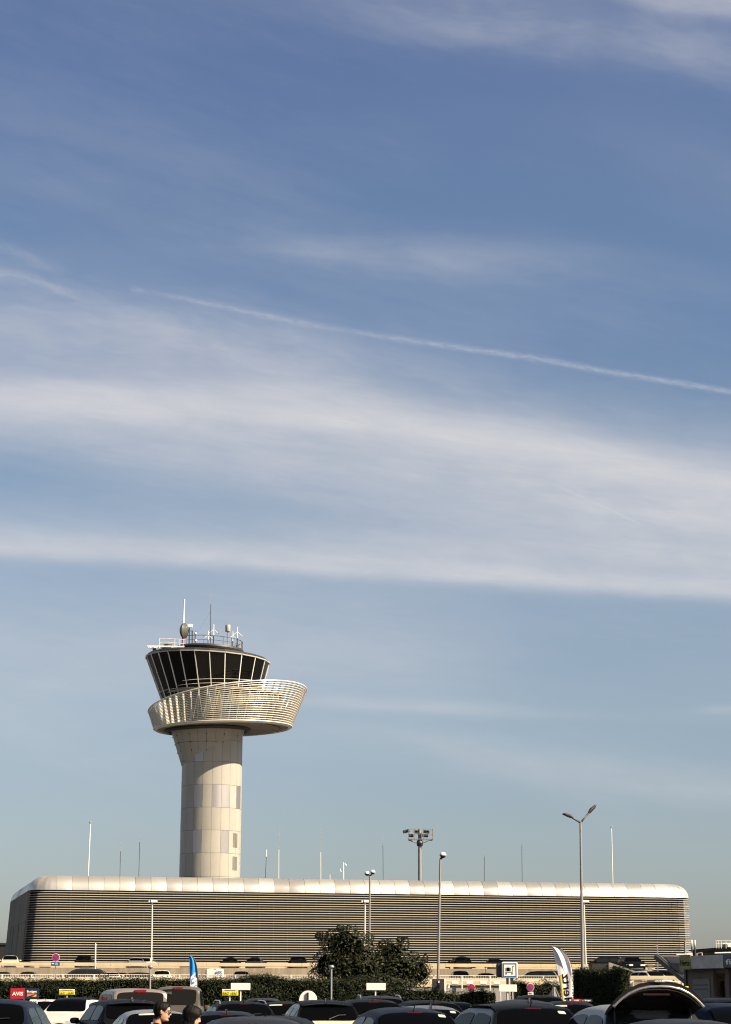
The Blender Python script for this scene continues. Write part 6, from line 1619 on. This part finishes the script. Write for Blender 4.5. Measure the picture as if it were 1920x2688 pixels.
def person(label, px, ptop, Y, man, tilt, stride, rz):
    p = at(px, ptop, Y); k = p.z / 1.745
    t = thing('person', label, 'person', (p.x, Y, 0), rz); t.scale = (k, k, k)
    HB = Vector((0, .055, 1.505)); HR = Matrix.Rotation(R(-tilt), 3, 'X')
    H = lambda v: HB + HR @ Vector(v)
    sk = MB()
    rows = [[H(head_pt(z, 2 * math.pi * i / 28)) for i in range(28)] for z in [h[0] for h in HZ]]
    sk.grid(rows, closed=True); sk.add(rows[0], [tuple(range(28))]); sk.add(rows[-1], [tuple(range(28))])
    sk.prism([H((-.004, .085, .140)), H((-.018, .080, .088)), H((.018, .080, .088)), H((.004, .085, .140))], HR @ Vector((0, .008, 0)))
    ell(sk, H((0, .104, .097)), (.014, .018, .012)); sk.tube([H((0, .094, .138)), H((0, .112, .100))], .008, 8, r1=.012)
    for s in (-1, 1):
        ell(sk, H((s * .012, .096, .093)), (.009, .010, .008)); ell(sk, H((s * .076, -.008, .118)), (.012, .022, .034))
        ell(sk, H((s * .033, .084, .148)), (.026, .014, .010))
    ell(sk, H((0, .094, .072)), (.024, .010, .006)); ell(sk, H((0, .092, .062)), (.021, .010, .007)); ell(sk, H((0, .082, .026)), (.022, .018, .016))
    limb(sk, [(0, -.015, 1.38), (0, .025, 1.53)], [.064, .056])
    # trunk, arms, legs of one skin
    W_ = 1.0 if man else .88
    for (z, a, b) in ((1.36, .16, .10), (1.25, .165, .115), (1.1, .145, .105), (.98, .155, .11), (.90, .16, .12)): ell(sk, Vector((0, 0, z)), (a * W_, b, .11))
    hip = [(-.09, 0, .9), (.09, 0, .9)]; sh = [(-.19 * W_, 0, 1.40), (.19 * W_, 0, 1.40)]
    legs = []; arms = []
    for i, s in enumerate((-1, 1)):
        f = stride * (1 if i else -1)
        kn = (s * .095, .10 * f + .03, .50); an = (s * .09, .24 * f - .02, .09); legs.append([hip[i], kn, an])
        el = (s * .25 * W_, -.10 * f - .02, 1.13); wr = (s * .235 * W_, -.06 * f + .12, .90); arms.append([sh[i], el, wr])
        limb(sk, legs[-1], [.085, .055, .04]); limb(sk, arms[-1], [.048, .04, .028])
        # foot and hand with five fingers
        a = Vector(an); ell(sk, a + Vector((0, .07, -.055)), (.04, .12, .035))
        w0 = Vector(wr); d = (w0 - Vector(el)).normalized(); fw_ = Vector((0, 1, 0)) - d * d.y; fw_.normalize(); sd = d.cross(fw_)
        pc = w0 + d * .055; sk.box(pc, (.028, .078, .10), Matrix((sd, fw_, d)).transposed(), bev=.01)
        for j, ln in enumerate((.066, .076, .072, .056)):
            b0 = pc + d * .045 + fw_ * (.028 - .019 * j); b1 = b0 + d * ln * .55 - sd * s * .006; b2 = b1 + d * ln * .40 - sd * s * .022; sk.tube([b0 - d * .02, b0, b1, b2], .0092, 8, r1=.0078)
        b0 = pc - d * .02 + fw_ * .036; b1 = b0 + fw_ * .026 + d * .03; sk.tube([b0, b1, b1 + d * .03 - sd * s * .006], .011, 8, r1=.009)
    body = fuse(sk, 'body', 'skin' if man else 'skin_pale', t, .0062, 2)
    # clothes
    jk = MB()
    for (z, a, b) in ((1.38, .175, .105), (1.25, .185, .13), (1.1, .172, .125), (.98, .175, .13), (.88, .18, .135), (.80, .18, .135)): ell(jk, Vector((0, 0, z)), (a * W_, b, .12))
    ell(jk, Vector((0, -.01, 1.43)), (.14 * W_, .075, .045))
    for a in arms: limb(jk, [a[0], a[1], Vector(a[1]).lerp(Vector(a[2]), .93)], [.066, .056, .042])
    fuse(jk, 'jacket', 'suit', t, .011)
    tr = MB()
    for l in legs: limb(tr, [l[0], l[1], Vector(l[2]) + Vector((0, 0, .0))], [.098, .072, .058])
    ell(tr, Vector((0, 0, .88)), (.17 * W_, .128, .12)); fuse(tr, 'trousers', 'suit', t, .012)
    for l in legs:
        shm = MB(); a = Vector(l[2]); ell(shm, a + Vector((0, .075, -.055)), (.05, .145, .042)); ell(shm, a + Vector((0, -.02, -.03)), (.045, .06, .055)); fuse(shm, 'shoe', 'suit', t, .01)
    if man:
        co = MB(); co.lathe([(.070, 0), (.068, .045)], (0, .0, 1.435), 20, M=Matrix.Rotation(R(-14), 3, 'X') @ Matrix(((1, 0, 0), (0, 1.06, 0), (0, 0, 1))), cap=False); c_ = co.build('shirt_collar', M['shirt'], t, smooth=True); c_.modifiers.new('t', 'SOLIDIFY').thickness = .006
        gl = MB()
        for s in (-1, 1):
            gl.tube([H((s * .034 + .024 * math.cos(R(30 * q)), .112 - .3 * abs(s * .034 + .024 * math.cos(R(30 * q))) * .3, .128 + .016 * math.sin(R(30 * q)))) for q in range(13)], .0025, 5, cap=False)
            gl.tube([H((s * .058, .104, .132)), H((s * .077, .04, .134)), H((s * .078, -.012, .130))], .0026, 5)
        gl.tube([H((-.010, .113, .131)), H((.010, .113, .131))], .0025, 5); g = gl.build('spectacles', M['dark_metal'], t)
        for s in (-1, 1):
            ln = MB(); ln.prism([H((s * .034 + .022 * math.cos(R(30 * q)), .110 - .003, .128 + .0145 * math.sin(R(30 * q)))) for q in range(12)], HR @ Vector((0, .002, 0))); ln.build('lens', M['lens'], g)
    for s in (-1, 1):
        e = MB(); ell(e, H((s * .033, .0835, .128)), (.014, .008, .007), 10); e.build('eye', M['shirt'], t, smooth=True); e = MB(); ell(e, H((s * .033, .0915, .128)), (.006, .003, .006), 8); e.build('pupil', M['hair'], t)
        e = MB(); e.tube([H((s * .014, .098, .148)), H((s * .033, .0985, .154)), H((s * .054, .085, .149))], .004, 6); e.build('eyebrow', M['hair'], t)
    e = MB(); e.tube([H((-.024, .094, .0675)), H((0, .1045, .0675)), H((.024, .094, .0675))], .0035, 6); e.build('lips', M['stop_red'] if not man else M['skin'], t)
    # hair
    hm = MB(); nz_, nt_ = 46, 64
    zlo = .02 if man else -.17
    def hl(th):
        a = abs((th + math.pi) % (2 * math.pi) - math.pi); d = math.degrees(a)
        if man: return .196 if d < 28 else (.196 + (d - 28) * .0003 if d < 45 else (.200 - (d - 45) * .0024 if d < 72 else (.135 if d < 82 else (.105 if d < 96 else (.055 if d < 125 else .028)))))
        return .192 if d < 22 else (.192 - (d - 22) * .0022 if d < 55 else (.10 - (d - 55) * .004 if d < 75 else -.17))
    def hp(z, th):
        zz_ = max(z, .05); off = (.011 if man else .021) + .004 * mnoise.noise(Vector((math.sin(th) * 5, math.cos(th) * 5, z * 14))) + .006 * mnoise.noise(Vector((math.sin(th) * 18, math.cos(th) * 18, z * 3)))
        q_ = head_pt(zz_, th, off)
        if z < .05:
            q_.z = z; kk = (.05 - z); back = -math.cos(th)
            q_.x *= 1 + .9 * kk; q_.y += .06 * kk * (1 if back < .5 else -.2); q_.y = q_.y - .015 * back
        if not man and z >= .05: q_.y -= .006; 
        return H(q_)
    zs_h = [zlo + (.2335 - zlo) * (i / nz_) for i in range(nz_ + 1)]
    idx = {}
    for i in range(nz_):
        for j in range(nt_):
            th = 2 * math.pi * (j + .5) / nt_; jag = .006 * math.sin(j * 2.7) + .004 * math.sin(j * 5.1)
            if (zs_h[i] + zs_h[i + 1]) / 2 < hl(th) + jag: continue
            f = []
            for (a, b) in ((i, j), (i, j + 1), (i + 1, j + 1), (i + 1, j)):
                key = (a, b % nt_)
                if key not in idx: idx[key] = len(hm.v); hm.v.append(tuple(hp(zs_h[a], 2 * math.pi * (b % nt_) / nt_)))
                f.append(idx[key])
            hm.f.append(tuple(f)); hm.mi.append(0)
    top = [idx[(nz_, j)] for j in range(nt_) if (nz_, j) in idx]
    if len(top) > 3: hm.f.append(tuple(top)); hm.mi.append(0)
    h = hm.build('hair', M['hair'], t, smooth=True); h.modifiers.new('t', 'SOLIDIFY').thickness = .012
    return t
person('man with short dark hair and glasses in a dark suit, walking to the right', 411, 2630, 23.6, True, 8, .7, R(-84))
person('woman with long dark hair in dark clothes, looking down, behind the man', 484, 2641.5, 22.6, False, 20, .6, R(-86))
